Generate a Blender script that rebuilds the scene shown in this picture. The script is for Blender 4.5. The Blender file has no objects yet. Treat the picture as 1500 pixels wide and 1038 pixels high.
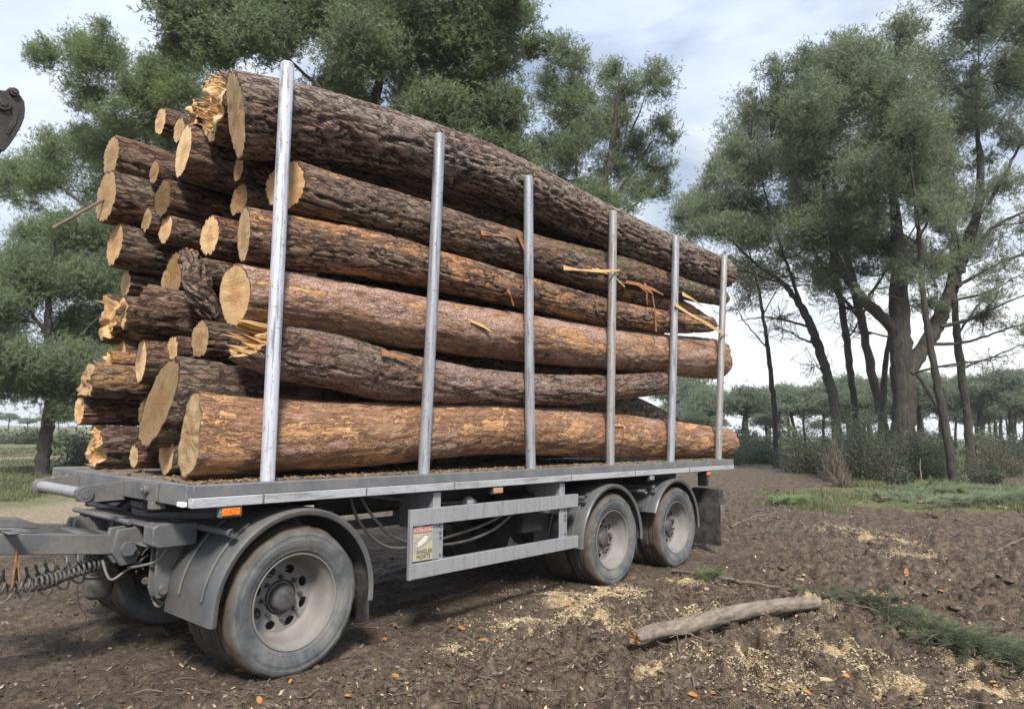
import bpy, bmesh, math, random
import numpy as np
from mathutils import Matrix, Vector

# ------------------------------------------------------------------ camera, sky, sun
SC = bpy.context.scene
COL = SC.collection
CX, CY, CZ, YAW, PIT, ROL, F = -1.74397, -4.11319, 1.58729, 0.7146, 0.1098, 0.01381, 1026.24733
C0 = np.array([CX, CY, CZ])
FW = np.array([math.cos(YAW)*math.cos(PIT), math.sin(YAW)*math.cos(PIT), math.sin(PIT)])
_r = np.array([math.sin(YAW), -math.cos(YAW), 0.0])
_u = np.cross(_r, FW)
RT = _r*math.cos(ROL) + _u*math.sin(ROL)
UP = -_r*math.sin(ROL) + _u*math.cos(ROL)
cam_d = bpy.data.cameras.new('camera')
cam = bpy.data.objects.new('camera', cam_d)
COL.objects.link(cam)
cam_d.sensor_width = 36.0
cam_d.lens = F/1500.0*36.0
cam_d.clip_start = 0.05
cam_d.clip_end = 6000.0
M = Matrix.Identity(4)
for i in range(3):
    M[i][0], M[i][1], M[i][2], M[i][3] = RT[i], UP[i], -FW[i], C0[i]
cam.matrix_world = M
SC.camera = cam

SUN_EL, SUN_AZ = math.radians(46), math.radians(228)      # azimuth measured from +x towards +y
sd = bpy.data.lights.new('sun', 'SUN')
sd.energy = 3.4
sd.angle = math.radians(10)
sd.color = (1.0, 0.94, 0.86)
so = bpy.data.objects.new('sun', sd)
COL.objects.link(so)
sv = Vector((math.cos(SUN_AZ)*math.cos(SUN_EL), math.sin(SUN_AZ)*math.cos(SUN_EL), math.sin(SUN_EL)))
so.rotation_euler = sv.to_track_quat('Z', 'Y').to_euler()
so.location = (-10, -20, 30)

SC.view_settings.view_transform = 'Standard'
SC.view_settings.look = 'None'
SC.view_settings.gamma = 1.0
SC.view_settings.use_curve_mapping = False
SC.view_settings.exposure = 0.82

world = bpy.data.worlds.new('World')
SC.world = world
world.use_nodes = True
wn = world.node_tree
for n in list(wn.nodes):
    wn.nodes.remove(n)


class NT:
    """small node helper"""
    def __init__(s, tree):
        s.t = tree

    def n(s, typ, **kw):
        nd = s.t.nodes.new(typ)
        for k, v in kw.items():
            if k.startswith('i_'):
                nd.inputs[k[2:].replace('_', ' ')].default_value = v
            else:
                setattr(nd, k, v)
        return nd

    def l(s, a, b):
        s.t.links.new(a, b)

    def noise(s, vec, scale, detail=4, rough=0.55, dist=0.0, dim='3D'):
        nd = s.n('ShaderNodeTexNoise')
        nd.noise_dimensions = dim
        nd.inputs['Scale'].default_value = scale
        nd.inputs['Detail'].default_value = detail
        nd.inputs['Roughness'].default_value = rough
        nd.inputs['Distortion'].default_value = dist
        if vec is not None:
            s.l(vec, nd.inputs['Vector'])
        return nd.outputs['Fac']

    def ramp(s, fac, stops, interp='LINEAR'):
        nd = s.n('ShaderNodeValToRGB')
        cr = nd.color_ramp
        cr.interpolation = interp
        while len(cr.elements) < len(stops):
            cr.elements.new(0.5)
        for e, (p, c) in zip(cr.elements, stops):
            e.position = p
            if not isinstance(c, (tuple, list)):
                c = (c, c, c)
            e.color = (c[0], c[1], c[2], 1)
        s.l(fac, nd.inputs['Fac'])
        return nd.outputs['Color']

    def mix(s, fac, a, b, blend='MIX'):
        nd = s.n('ShaderNodeMix')
        nd.data_type = 'RGBA'
        nd.blend_type = blend
        nd.clamp_factor = True
        for k, v in ((0, fac), (6, a), (7, b)):
            if isinstance(v, bpy.types.NodeSocket):
                s.l(v, nd.inputs[k])
            elif k == 0:
                nd.inputs[0].default_value = v
            else:
                nd.inputs[k].default_value = (v[0], v[1], v[2], 1)
        return nd.outputs[2]

    def math(s, op, a, b=0.0, clamp=False):
        nd = s.n('ShaderNodeMath')
        nd.operation = op
        nd.use_clamp = clamp
        for k, v in ((0, a), (1, b)):
            if isinstance(v, bpy.types.NodeSocket):
                s.l(v, nd.inputs[k])
            else:
                nd.inputs[k].default_value = v
        return nd.outputs[0]

    def mapping(s, vec, scale=(1, 1, 1), loc=(0, 0, 0)):
        nd = s.n('ShaderNodeMapping')
        nd.inputs['Scale'].default_value = scale
        nd.inputs['Location'].default_value = loc
        s.l(vec, nd.inputs['Vector'])
        return nd.outputs['Vector']

    def attr(s, name, typ='GEOMETRY', out='Fac'):
        nd = s.n('ShaderNodeAttribute')
        nd.attribute_type = typ
        nd.attribute_name = name
        return nd.outputs[out]

    def obj(s):
        return s.n('ShaderNodeTexCoord').outputs['Object']

    def geo(s):
        return s.n('ShaderNodeNewGeometry').outputs['Position']

    def bump(s, h, strength=0.5, dist=0.01, normal=None):
        nd = s.n('ShaderNodeBump')
        nd.inputs['Strength'].default_value = strength
        nd.inputs['Distance'].default_value = dist
        s.l(h, nd.inputs['Height'])
        if normal is not None:
            s.l(normal, nd.inputs['Normal'])
        return nd.outputs['Normal']


W = NT(wn)
sky = W.n('ShaderNodeTexSky', sky_type='NISHITA', sun_disc=False)
sky.sun_elevation = SUN_EL
sky.sun_rotation = math.pi/2 - SUN_AZ
tc = W.n('ShaderNodeTexCoord').outputs['Generated']
sep = W.n('ShaderNodeSeparateXYZ')
W.l(tc, sep.inputs[0])
cm = W.mapping(tc, (1.0, 1.0, 2.6))
c1 = W.noise(cm, 2.2, 7, 0.58, 0.6)
c2 = W.noise(cm, 5.5, 6, 0.6, 0.3)
cc = W.math('ADD', W.math('MULTIPLY', c1, 0.7), W.math('MULTIPLY', c2, 0.3))
cloud = W.ramp(cc, [(0.30, (5.0, 6.2, 9.0)), (0.47, (6.6, 7.7, 9.8)), (0.60, (8.4, 9.1, 10.2)), (0.75, (9.5, 9.7, 10.0))])
# brighter cloud low over the clearing (towards +x), where the sun-lit horizon is
low = W.math('SUBTRACT', 1.0, W.math('ABSOLUTE', sep.outputs[2]), True)
low = W.math('POWER', low, 3.0)
east = W.math('MULTIPLY_ADD', sep.outputs[0], 0.5)
east.node.inputs[2].default_value = 0.5
glow = W.math('MULTIPLY', low, east)
bright = W.mix(W.math('MULTIPLY', glow, 0.95), cloud, (10.8, 10.7, 10.4))
cover = W.ramp(W.noise(W.mapping(tc, (1, 1, 2.2), (3.1, 0.4, 1.0)), 2.6, 5, 0.55, 0.4), [(0.30, 0.35), (0.50, 1.0)])
fin = W.mix(cover, sky.outputs[0], bright)
bg = W.n('ShaderNodeBackground')
bg.inputs['Strength'].default_value = 0.066
W.l(fin, bg.inputs['Color'])
wo = W.n('ShaderNodeOutputWorld')
W.l(bg.outputs[0], wo.inputs['Surface'])


# ------------------------------------------------------------------ pixel -> place helpers
def ray(px, py):
    return FW + RT*(px-750)/F - UP*(py-519)/F


def on(px, py, ax, v):
    d = ray(px, py)
    return C0 + d*(v-C0[ax])/d[ax]


def at_depth(px, py, D):
    return C0 + ray(px, py)*D


def depth_of(P):
    return float((np.asarray(P)-C0) @ FW)


# ------------------------------------------------------------------ noise (numpy)
def _h(i, j, k, seed):
    n = (i*374761393 + j*668265263 + k*1274126177 + seed*974711) & 0xffffffff
    n = ((n ^ (n >> 13))*1274126177) & 0xffffffff
    n = ((n ^ (n >> 16))*668265263) & 0xffffffff
    return ((n ^ (n >> 15)) & 0xffff)/32767.5 - 1.0


def vnoise(x, y, z, seed=0):
    x = np.asarray(x, float); y = np.asarray(y, float); z = np.asarray(z, float)
    x, y, z = np.broadcast_arrays(x, y, z)
    i = np.floor(x).astype(np.int64); j = np.floor(y).astype(np.int64); k = np.floor(z).astype(np.int64)
    u = x-i; v = y-j; w = z-k
    u = u*u*u*(u*(u*6-15)+10); v = v*v*v*(v*(v*6-15)+10); w = w*w*w*(w*(w*6-15)+10)
    r = 0
    for a in (0, 1):
        for b in (0, 1):
            for c in (0, 1):
                wt = (u if a else 1-u)*(v if b else 1-v)*(w if c else 1-w)
                r = r + wt*_h(i+a, j+b, k+c, seed)
    return r


def fbm(x, y, z, oct=4, seed=0, gain=0.5):
    r = 0; a = 1.0; f = 1.0
    for o in range(oct):
        r = r + a*vnoise(np.asarray(x)*f+o*17.3, np.asarray(y)*f+o*5.1, np.asarray(z)*f, seed+o)
        a *= gain; f *= 2.03
    return r


def sstep(a, b, x):
    t = np.clip((x-a)/(b-a), 0, 1)
    return t*t*(3-2*t)


# ------------------------------------------------------------------ mesh helpers
def np_mesh(name, V, quads=None, tris=None, smooth=True):
    V = np.asarray(V, np.float32).reshape(-1, 3)
    me = bpy.data.meshes.new(name)
    nq = 0 if quads is None else len(quads)
    nt = 0 if tris is None else len(tris)
    me.vertices.add(len(V))
    me.vertices.foreach_set('co', V.ravel())
    loops = []
    starts = []
    if nq:
        loops.append(np.asarray(quads, np.int32).ravel())
        starts.append(np.arange(nq, dtype=np.int32)*4)
    if nt:
        loops.append(np.asarray(tris, np.int32).ravel())
        starts.append(np.arange(nt, dtype=np.int32)*3 + nq*4)
    L = np.concatenate(loops); S = np.concatenate(starts)
    me.loops.add(len(L))
    me.loops.foreach_set('vertex_index', L)
    me.polygons.add(len(S))
    me.polygons.foreach_set('loop_start', S)
    me.polygons.foreach_set('use_smooth', np.full(len(S), bool(smooth)))
    me.update(calc_edges=True)
    me.validate()
    return me


def fattr(me, name, vals):
    a = me.attributes.new(name, 'FLOAT', 'POINT')
    a.data.foreach_set('value', np.asarray(vals, np.float32))


def link(name, me, mats=None, parent=None, loc=None):
    o = bpy.data.objects.new(name, me)
    COL.objects.link(o)
    if mats is not None and me is not None:
        if not isinstance(mats, (list, tuple)):
            mats = [mats]
        if len(me.materials) == 0:
            for m in mats:
                me.materials.append(m)
    if parent is not None:
        o.parent = parent
    if loc is not None:
        o.location = tuple(float(q) for q in loc)
    return o


def tag(o, label=None, cat=None, group=None, kind=None):
    if label: o['label'] = label
    if cat: o['category'] = cat
    if group: o['group'] = group
    if kind: o['kind'] = kind
    return o


def empty(name, loc, label, cat, group=None):
    o = bpy.data.objects.new(name, None)
    COL.objects.link(o)
    o.location = tuple(float(q) for q in loc)
    o.empty_display_size = 0.2
    return tag(o, label, cat, group)


class MB:
    """collects shapes into one mesh"""
    def __init__(s):
        s.v = []; s.f = []; s.mi = []; s.m = 0

    def add(s, vs, fs):
        b = len(s.v)
        s.v += [tuple(float(c) for c in q) for q in vs]
        s.f += [tuple(b+i for i in f) for f in fs]
        s.mi += [s.m]*len(fs)
        return s

    def box(s, a, b):
        x0, y0, z0 = a; x1, y1, z1 = b
        return s.add([(x0, y0, z0), (x1, y0, z0), (x1, y1, z0), (x0, y1, z0), (x0, y0, z1), (x1, y0, z1), (x1, y1, z1), (x0, y1, z1)],
                     [(0, 3, 2, 1), (4, 5, 6, 7), (0, 1, 5, 4), (1, 2, 6, 5), (2, 3, 7, 6), (3, 0, 4, 7)])

    def bar(s, p, q, w, h, up=(0, 0, 1)):
        p = np.array(p, float); q = np.array(q, float)
        d = q-p; d /= np.linalg.norm(d)
        side = np.cross(d, up); side /= np.linalg.norm(side)
        u = np.cross(side, d)
        vs = []
        for e in (p, q):
            for a, b in ((-1, -1), (1, -1), (1, 1), (-1, 1)):
                vs.append(e+side*a*w/2+u*b*h/2)
        return s.add(vs, [(3, 2, 1, 0), (4, 5, 6, 7), (0, 1, 5, 4), (1, 2, 6, 5), (2, 3, 7, 6), (3, 0, 4, 7)])

    def tube(s, pts, r, n=10, caps=True):
        pts = [np.array(p, float) for p in pts]
        if not isinstance(r, (list, tuple, np.ndarray)):
            r = [r]*len(pts)
        rings = []
        prev = None
        for i, p in enumerate(pts):
            d = pts[min(i+1, len(pts)-1)]-pts[max(i-1, 0)]
            d = d/(np.linalg.norm(d)+1e-12)
            if prev is None:
                a = np.array([0, 0, 1.0]) if abs(d[2]) < 0.9 else np.array([1.0, 0, 0])
                side = np.cross(d, a)
            else:
                side = prev-d*(prev@d)
            side /= np.linalg.norm(side)
            prev = side
            u = np.cross(d, side)
            rings.append([p+r[i]*(side*math.cos(2*math.pi*k/n)+u*math.sin(2*math.pi*k/n)) for k in range(n)])
        vs = [q for R in rings for q in R]
        fs = []
        for i in range(len(pts)-1):
            for k in range(n):
                fs.append((i*n+k, i*n+(k+1) % n, (i+1)*n+(k+1) % n, (i+1)*n+k))
        if caps:
            fs.append(tuple(range(n-1, -1, -1)))
            fs.append(tuple((len(pts)-1)*n+k for k in range(n)))
        return s.add(vs, fs)

    def lathe(s, prof, c, axis='y', n=48, closed=False, a0=0.0, a1=2*math.pi):
        """prof: list of (radius, along)"""
        full = abs(a1-a0-2*math.pi) < 1e-6
        m = n if full else n+1
        vs = []
        for k in range(m):
            t = a0+(a1-a0)*k/n
            for r, h in prof:
                if axis == 'y': vs.append((c[0]+r*math.cos(t), c[1]+h, c[2]+r*math.sin(t)))
                elif axis == 'z': vs.append((c[0]+r*math.cos(t), c[1]+r*math.sin(t), c[2]+h))
                else: vs.append((c[0]+h, c[1]+r*math.cos(t), c[2]+r*math.sin(t)))
        P = len(prof); fs = []
        for k in range(n):
            k2 = (k+1) % m
            for i in range(P if closed else P-1):
                j = (i+1) % P
                fs.append((k*P+i, k*P+j, k2*P+j, k2*P+i))
        if not full and closed:
            fs.append(tuple(range(P))); fs.append(tuple(n*P+i for i in reversed(range(P))))
        return s.add(vs, fs)

    def prism(s, poly, a, b, axis='y'):
        """polygon in the plane square to axis, from a to b"""
        def mk(p, h):
            if axis == 'y': return (p[0], h, p[1])
            if axis == 'x': return (h, p[0], p[1])
            return (p[0], p[1], h)
        n = len(poly)
        vs = [mk(p, a) for p in poly]+[mk(p, b) for p in poly]
        fs = [tuple(range(n)), tuple(range(2*n-1, n-1, -1))]
        fs += [(i, n+i, n+(i+1) % n, (i+1) % n) for i in range(n)]
        return s.add(vs, fs)

    def build(s, name, mats, parent=None, bevel=0.0, smooth=35, loc=None, seg=2):
        me = bpy.data.meshes.new(name)
        vs = s.v
        if loc is not None:
            vs = [(q[0]-loc[0], q[1]-loc[1], q[2]-loc[2]) for q in vs]
        me.from_pydata(vs, [], s.f)
        if not isinstance(mats, (list, tuple)):
            mats = [mats]
        for m in mats: me.materials.append(m)
        if len(mats) > 1:
            me.polygons.foreach_set('material_index', s.mi)
        bm = bmesh.new(); bm.from_mesh(me)
        bmesh.ops.recalc_face_normals(bm, faces=bm.faces)
        for f in bm.faces: f.smooth = True
        ca = math.cos(math.radians(smooth))
        for e in bm.edges:
            if len(e.link_faces) == 2:
                e.smooth = e.link_faces[0].normal.dot(e.link_faces[1].normal) > ca
        bm.to_mesh(me); bm.free()
        o = link(name, me, None, parent, loc)
        if bevel > 0:
            md = o.modifiers.new('bevel', 'BEVEL')
            md.width = bevel; md.segments = seg; md.limit_method = 'ANGLE'
            md.angle_limit = math.radians(40)
        return o


# ------------------------------------------------------------------ materials
def mat(name):
    m = bpy.data.materials.new(name)
    m.use_nodes = True
    t = m.node_tree
    N = NT(t)
    b = t.nodes['Principled BSDF']
    return m, N, b


def simple(name, col, rough=0.6, metal=0.0, var=0.25, scale=6.0, dirt=None, dirt_amt=0.5, bump=0.0, bscale=60, spec=0.5):
    m, N, b = mat(name)
    v = N.obj()
    n1 = N.noise(v, scale, 5, 0.6)
    c = N.mix(n1, [q*(1-var) for q in col], [min(1, q*(1+var)) for q in col])
    if dirt is not None:
        d = N.ramp(N.noise(v, scale*0.7, 8, 0.74, 0.4), [(0.44, 0.0), (0.58, 1.0)])
        c = N.mix(N.math('MULTIPLY', d, dirt_amt), c, dirt)
        fine = N.ramp(N.noise(v, scale*14, 4, 0.7), [(0.55, 0.0), (0.68, 1.0)])
        c = N.mix(N.math('MULTIPLY', fine, dirt_amt*0.6), c, dirt)
    N.l(c, b.inputs['Base Color'])
    r = N.ramp(N.noise(v, scale*2.3, 4, 0.6), [(0.3, max(0, rough-0.12)), (0.7, min(1, rough+0.12))])
    N.l(r, b.inputs['Roughness'])
    b.inputs['Metallic'].default_value = metal
    b.inputs['Specular IOR Level'].default_value = spec
    if bump:
        N.l(N.bump(N.noise(v, bscale, 4, 0.6), bump, 0.004), b.inputs['Normal'])
    return m


DUST = (0.20, 0.18, 0.155)
M_chassis = simple('chassis paint', (0.10, 0.105, 0.11), 0.5, 0.0, 0.3, 5, DUST, 0.6, 0.2)
M_dark = simple('under chassis', (0.022, 0.022, 0.023), 0.75, 0, 0.3, 5, (0.07, 0.062, 0.052), 0.4)
M_guard = simple('mudguard plastic', (0.085, 0.09, 0.095), 0.42, 0, 0.25, 4, (0.15, 0.138, 0.12), 0.6, 0.15, 90)
M_rail_dark = simple('rail dark', (0.13, 0.137, 0.145), 0.55, 0.1, 0.3, 5, (0.24, 0.225, 0.20), 0.5, 0.15)
M_rubber = simple('hose rubber', (0.03, 0.032, 0.035), 0.5, 0, 0.3, 12, DUST, 0.5)
M_hose = simple('hose grey', (0.16, 0.155, 0.145), 0.55, 0, 0.3, 12, DUST, 0.5)
M_flap = simple('flap rubber', (0.022, 0.022, 0.024), 0.6, 0, 0.3, 8, DUST, 0.25)
M_iron = simple('dark iron', (0.035, 0.033, 0.032), 0.5, 0.4, 0.3, 8, (0.10, 0.075, 0.055), 0.5, 0.2)


def m_alu(name, col, dark, amt, grain=(40, 40, 2.5)):
    m, N, b = mat(name)
    v = N.obj()
    n1 = N.noise(N.mapping(v, (3, 3, 3)), 2.0, 6, 0.65)
    c = N.mix(n1, [q*0.8 for q in col], [min(1, q*1.15) for q in col])
    st = N.ramp(N.noise(N.mapping(v, grain), 1.0, 5, 0.65), [(0.50, 0.0), (0.66, 1.0)])
    c = N.mix(N.math('MULTIPLY', st, amt), c, dark)
    sp = N.ramp(N.noise(v, 30, 5, 0.7, 0.5), [(0.60, 0.0), (0.66, 1.0)])
    c = N.mix(N.math('MULTIPLY', sp, amt*1.1), c, [q*0.5 for q in dark])
    N.l(c, b.inputs['Base Color'])
    b.inputs['Metallic'].default_value = 0.35
    b.inputs['Roughness'].default_value = 0.48
    N.l(N.bump(N.noise(v, 45, 5, 0.6), 0.15, 0.003), b.inputs['Normal'])
    return m


M_stake = m_alu('worn stake paint', (0.34, 0.355, 0.385), (0.12, 0.12, 0.125), 0.85)
M_stakew = m_alu('white flaking stake paint', (0.60, 0.62, 0.68), (0.10, 0.10, 0.115), 0.8)
M_stakeb = m_alu('brownish stake', (0.34, 0.33, 0.32), (0.14, 0.11, 0.09), 0.7)
M_strip = m_alu('pale rail strip', (0.50, 0.51, 0.52), (0.17, 0.165, 0.16), 0.6, (2.5, 22, 16))
M_alu = m_alu('side guard aluminium', (0.36, 0.36, 0.37), (0.15, 0.15, 0.15), 0.45, (14, 14, 2.0))
M_rim = simple('rim paint', (0.205, 0.197, 0.185), 0.75, 0.0, 0.3, 7, (0.17, 0.15, 0.13), 0.6, 0.15)
M_hub = simple('greasy hub', (0.11, 0.107, 0.105), 0.55, 0.2, 0.3, 14, (0.035, 0.033, 0.03), 0.7, 0.2)

m, N, b = mat('orange lens')
b.inputs['Base Color'].default_value = (0.85, 0.22, 0.02, 1)
b.inputs['Roughness'].default_value = 0.25
w_ = N.n('ShaderNodeTexVoronoi'); w_.inputs['Scale'].default_value = 110
N.l(N.obj(), w_.inputs['Vector'])
N.l(N.mix(N.ramp(w_.outputs['Distance'], [(0.2, 0.0), (0.6, 1.0)]), (0.95, 0.34, 0.03), (0.62, 0.12, 0.01)), b.inputs['Base Color'])
N.l(N.bump(w_.outputs['Distance'], 0.6, 0.004), b.inputs['Normal'])
M_orange = m
M_paleamber = simple('faded amber lens', (0.45, 0.27, 0.14), 0.4, 0, 0.2, 30)
M_white = simple('white lens', (0.85, 0.85, 0.80), 0.25, 0, 0.05, 30)
M_syel = simple('sign yellow', (0.43, 0.41, 0.24), 0.5, 0, 0.15, 20, (0.4, 0.38, 0.25), 0.5)
M_sred = simple('sign red', (0.42, 0.10, 0.12), 0.5, 0, 0.2, 20, (0.3, 0.2, 0.18), 0.5)
M_sblk = simple('sign black', (0.09, 0.09, 0.07), 0.5, 0, 0.1, 20)
M_sgry = simple('sign grey', (0.30, 0.30, 0.28), 0.5, 0, 0.2, 20)
M_spale = simple('sign pale', (0.62, 0.60, 0.50), 0.5, 0, 0.1, 20)


def m_tyre():
    m, N, b = mat('dusty tyre')
    v = N.obj()
    s = N.n('ShaderNodeSeparateXYZ'); N.l(v, s.inputs[0])
    rr = N.math('SQRT', N.math('ADD', N.math('MULTIPLY', s.outputs[0], s.outputs[0]), N.math('MULTIPLY', s.outputs[2], s.outputs[2])))
    side = N.mix(N.ramp(N.noise(v, 5, 7, 0.7, 0.4), [(0.35, 0.0), (0.65, 1.0)]), (0.060, 0.068, 0.075), (0.165, 0.165, 0.155))
    sc = N.ramp(N.noise(v, 26, 5, 0.7), [(0.58, 0.0), (0.66, 1.0)])
    side = N.mix(N.math('MULTIPLY', sc, 0.55), side, (0.10, 0.10, 0.10))
    tread = N.mix(N.noise(v, 9, 6, 0.7), (0.035, 0.033, 0.03), (0.13, 0.10, 0.072))
    jit = N.math('ADD', rr, N.math('MULTIPLY', N.math('SUBTRACT', N.noise(v, 14, 5, 0.65), 0.5), 0.05))
    msk = N.ramp(jit, [(0.438, 0.0), (0.468, 1.0)])
    N.l(N.mix(msk, side, tread), b.inputs['Base Color'])
    b.inputs['Roughness'].default_value = 0.75
    b.inputs['Specular IOR Level'].default_value = 0.3
    rings = N.n('ShaderNodeMath', operation='SINE'); N.l(N.math('MULTIPLY', rr, 420.0), rings.inputs[0])
    h = N.math('ADD', N.math('MULTIPLY', rings.outputs[0], 0.22), N.noise(v, 40, 5, 0.65))
    N.l(N.bump(h, 0.35, 0.004), b.inputs['Normal'])
    return m


M_tyre = m_tyre()


def m_bark():
    m, N, b = mat('pine bark')
    v = N.obj()
    peel = N.attr('peel', 'OBJECT'); flake = N.attr('flake', 'OBJECT'); tone = N.attr('tone', 'OBJECT'); seed = N.attr('seed', 'OBJECT')
    off = N.n('ShaderNodeCombineXYZ'); N.l(seed, off.inputs[0]); N.l(seed, off.inputs[1])
    va = N.n('ShaderNodeVectorMath', operation='ADD'); N.l(v, va.inputs[0]); N.l(off.outputs[0], va.inputs[1])
    v = va.outputs[0]
    warp = N.n('ShaderNodeTexNoise'); warp.inputs['Scale'].default_value = 9; warp.inputs['Detail'].default_value = 3
    N.l(v, warp.inputs['Vector'])
    vw = N.n('ShaderNodeMix'); vw.data_type = 'VECTOR'; vw.blend_type = 'MIX'
    ws = N.n('ShaderNodeVectorMath', operation='SCALE'); N.l(warp.outputs['Color'], ws.inputs[0]); ws.inputs['Scale'].default_value = 0.10
    wa = N.n('ShaderNodeVectorMath', operation='ADD'); N.l(v, wa.inputs[0]); N.l(ws.outputs[0], wa.inputs[1])
    vv = N.mapping(wa.outputs[0], (5.5, 24, 24))
    vor = N.n('ShaderNodeTexVoronoi', feature='DISTANCE_TO_EDGE'); vor.inputs['Scale'].default_value = 1.0
    N.l(vv, vor.inputs['Vector'])
    fis = N.attr('fis')                               # real plate height of the mesh
    streak = N.noise(N.mapping(wa.outputs[0], (4, 38, 38)), 1.0, 6, 0.72)
    blot = N.noise(N.mapping(v, (5, 13, 13)), 1.0, 6, 0.7, 0.4)
    fine = N.noise(v, 75, 5, 0.75)
    pl = N.math('ADD', N.math('MULTIPLY', N.math('MINIMUM', vor.outputs['Distance'], 0.3), 1.5), N.math('ADD', N.math('MULTIPLY', fis, 0.30), N.math('MULTIPLY', streak, 0.75)))
    plate = N.ramp(pl, [(0.54, 0.0), (0.84, 1.0)])
    big = N.noise(N.mapping(v, (1.1, 3.0, 3.0)), 1.0, 4, 0.6)
    deep = N.mix(blot, (0.016, 0.010, 0.008), (0.072, 0.034, 0.022))
    plc = N.mix(N.ramp(blot, [(0.30, 0.0), (0.70, 1.0)]), (0.115, 0.074, 0.053), (0.37, 0.295, 0.225))
    plc = N.mix(N.math('MULTIPLY', N.ramp(big, [(0.42, 0.0), (0.62, 1.0)]), 0.75), plc, (0.19, 0.085, 0.050))
    c = N.mix(plate, deep, plc)
    c = N.mix(N.math('MULTIPLY', N.ramp(fine, [(0.55, 0.0), (0.72, 1.0)]), 0.45), c, (0.30, 0.24, 0.185))
    # rubbed smooth stretches: long streaks instead of plates
    bare = N.attr('bare', 'OBJECT')
    ls = N.noise(N.mapping(wa.outputs[0], (2.2, 30, 30)), 1.0, 7, 0.74)
    bm_ = N.ramp(N.math('ADD', N.noise(N.mapping(v, (0.9, 3.2, 3.2), (1, 8, 4)), 1.0, 5, 0.68), N.math('SUBTRACT', bare, 0.5)), [(0.47, 0.0), (0.56, 1.0)])
    bc = N.ramp(ls, [(0.30, (0.085, 0.040, 0.022)), (0.47, (0.205, 0.115, 0.066)), (0.60, (0.34, 0.212, 0.130)), (0.75, (0.48, 0.345, 0.225))])
    bc = N.mix(N.math('MULTIPLY', N.ramp(blot, [(0.45, 0.0), (0.68, 1.0)]), 0.5), bc, (0.10, 0.050, 0.032))
    c = N.mix(bm_, c, bc)
    # pale lilac-grey flaked surface
    fl1 = N.ramp(N.noise(N.mapping(v, (60, 85, 85)), 1.0, 6, 0.8, 0.5), [(0.47, 0.0), (0.55, 1.0)])
    fl2 = N.noise(N.mapping(v, (1.3, 3.5, 3.5), (3, 1, 2)), 1.0, 5, 0.66)
    fth = N.math('ADD', fl2, N.math('SUBTRACT', flake, 0.5))
    fm = N.ramp(fth, [(0.50, 0.0), (0.58, 1.0)])
    under = N.mix(streak, (0.13, 0.052, 0.028), (0.38, 0.19, 0.10))
    c = N.mix(N.math('MULTIPLY', fm, 0.8), c, under)
    c = N.mix(N.math('MULTIPLY', fm, fl1), c, N.mix(blot, (0.24, 0.175, 0.155), (0.58, 0.49, 0.46)))
    # fresh peeled patches with torn edges
    p1 = N.noise(N.mapping(wa.outputs[0], (1.5, 6.0, 6.0), (7, 3, 5)), 1.0, 7, 0.70, 0.3)
    pm = N.ramp(N.math('ADD', p1, N.math('SUBTRACT', peel, 0.5)), [(0.525, 0.0), (0.550, 1.0)])
    pc = N.mix(N.ramp(N.noise(N.mapping(v, (5, 45, 45)), 1.0, 5, 0.7), [(0.3, 0.0), (0.7, 1.0)]), (0.21, 0.085, 0.035), (0.58, 0.375, 0.195))
    c = N.mix(pm, c, pc)
    moss = N.attr('moss', 'OBJECT')
    mm = N.ramp(N.math('ADD', N.noise(v, 6, 5, 0.65), N.math('SUBTRACT', moss, 0.5)), [(0.60, 0.0), (0.70, 1.0)])
    c = N.mix(N.math('MULTIPLY', mm, 0.7), c, (0.12, 0.135, 0.045))
    warm = N.attr('warm', 'OBJECT')
    c = N.mix(1.0, c, N.mix(warm, (0.80, 0.93, 1.04), (1.10, 0.98, 0.86)), 'MULTIPLY')
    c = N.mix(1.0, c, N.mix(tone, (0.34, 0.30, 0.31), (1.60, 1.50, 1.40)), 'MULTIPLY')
    N.l(c, b.inputs['Base Color'])
    N.l(N.ramp(blot, [(0.35, 0.55), (0.65, 0.85)]), b.inputs['Roughness'])
    b.inputs['Specular IOR Level'].default_value = 0.45
    h = N.math('ADD', N.math('MULTIPLY', plate, 0.8), N.math('ADD', N.math('MULTIPLY', streak, 0.6), N.math('MULTIPLY', fine, 0.45)))
    h = N.math('MULTIPLY', h, N.math('SUBTRACT', 1.0, N.math('MULTIPLY', bm_, 0.62)))
    h = N.math('SUBTRACT', h, N.math('MULTIPLY', pm, 0.8))
    N.l(N.bump(h, 1.0, 0.018), b.inputs['Normal'])
    return m


M_bark = m_bark()


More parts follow.
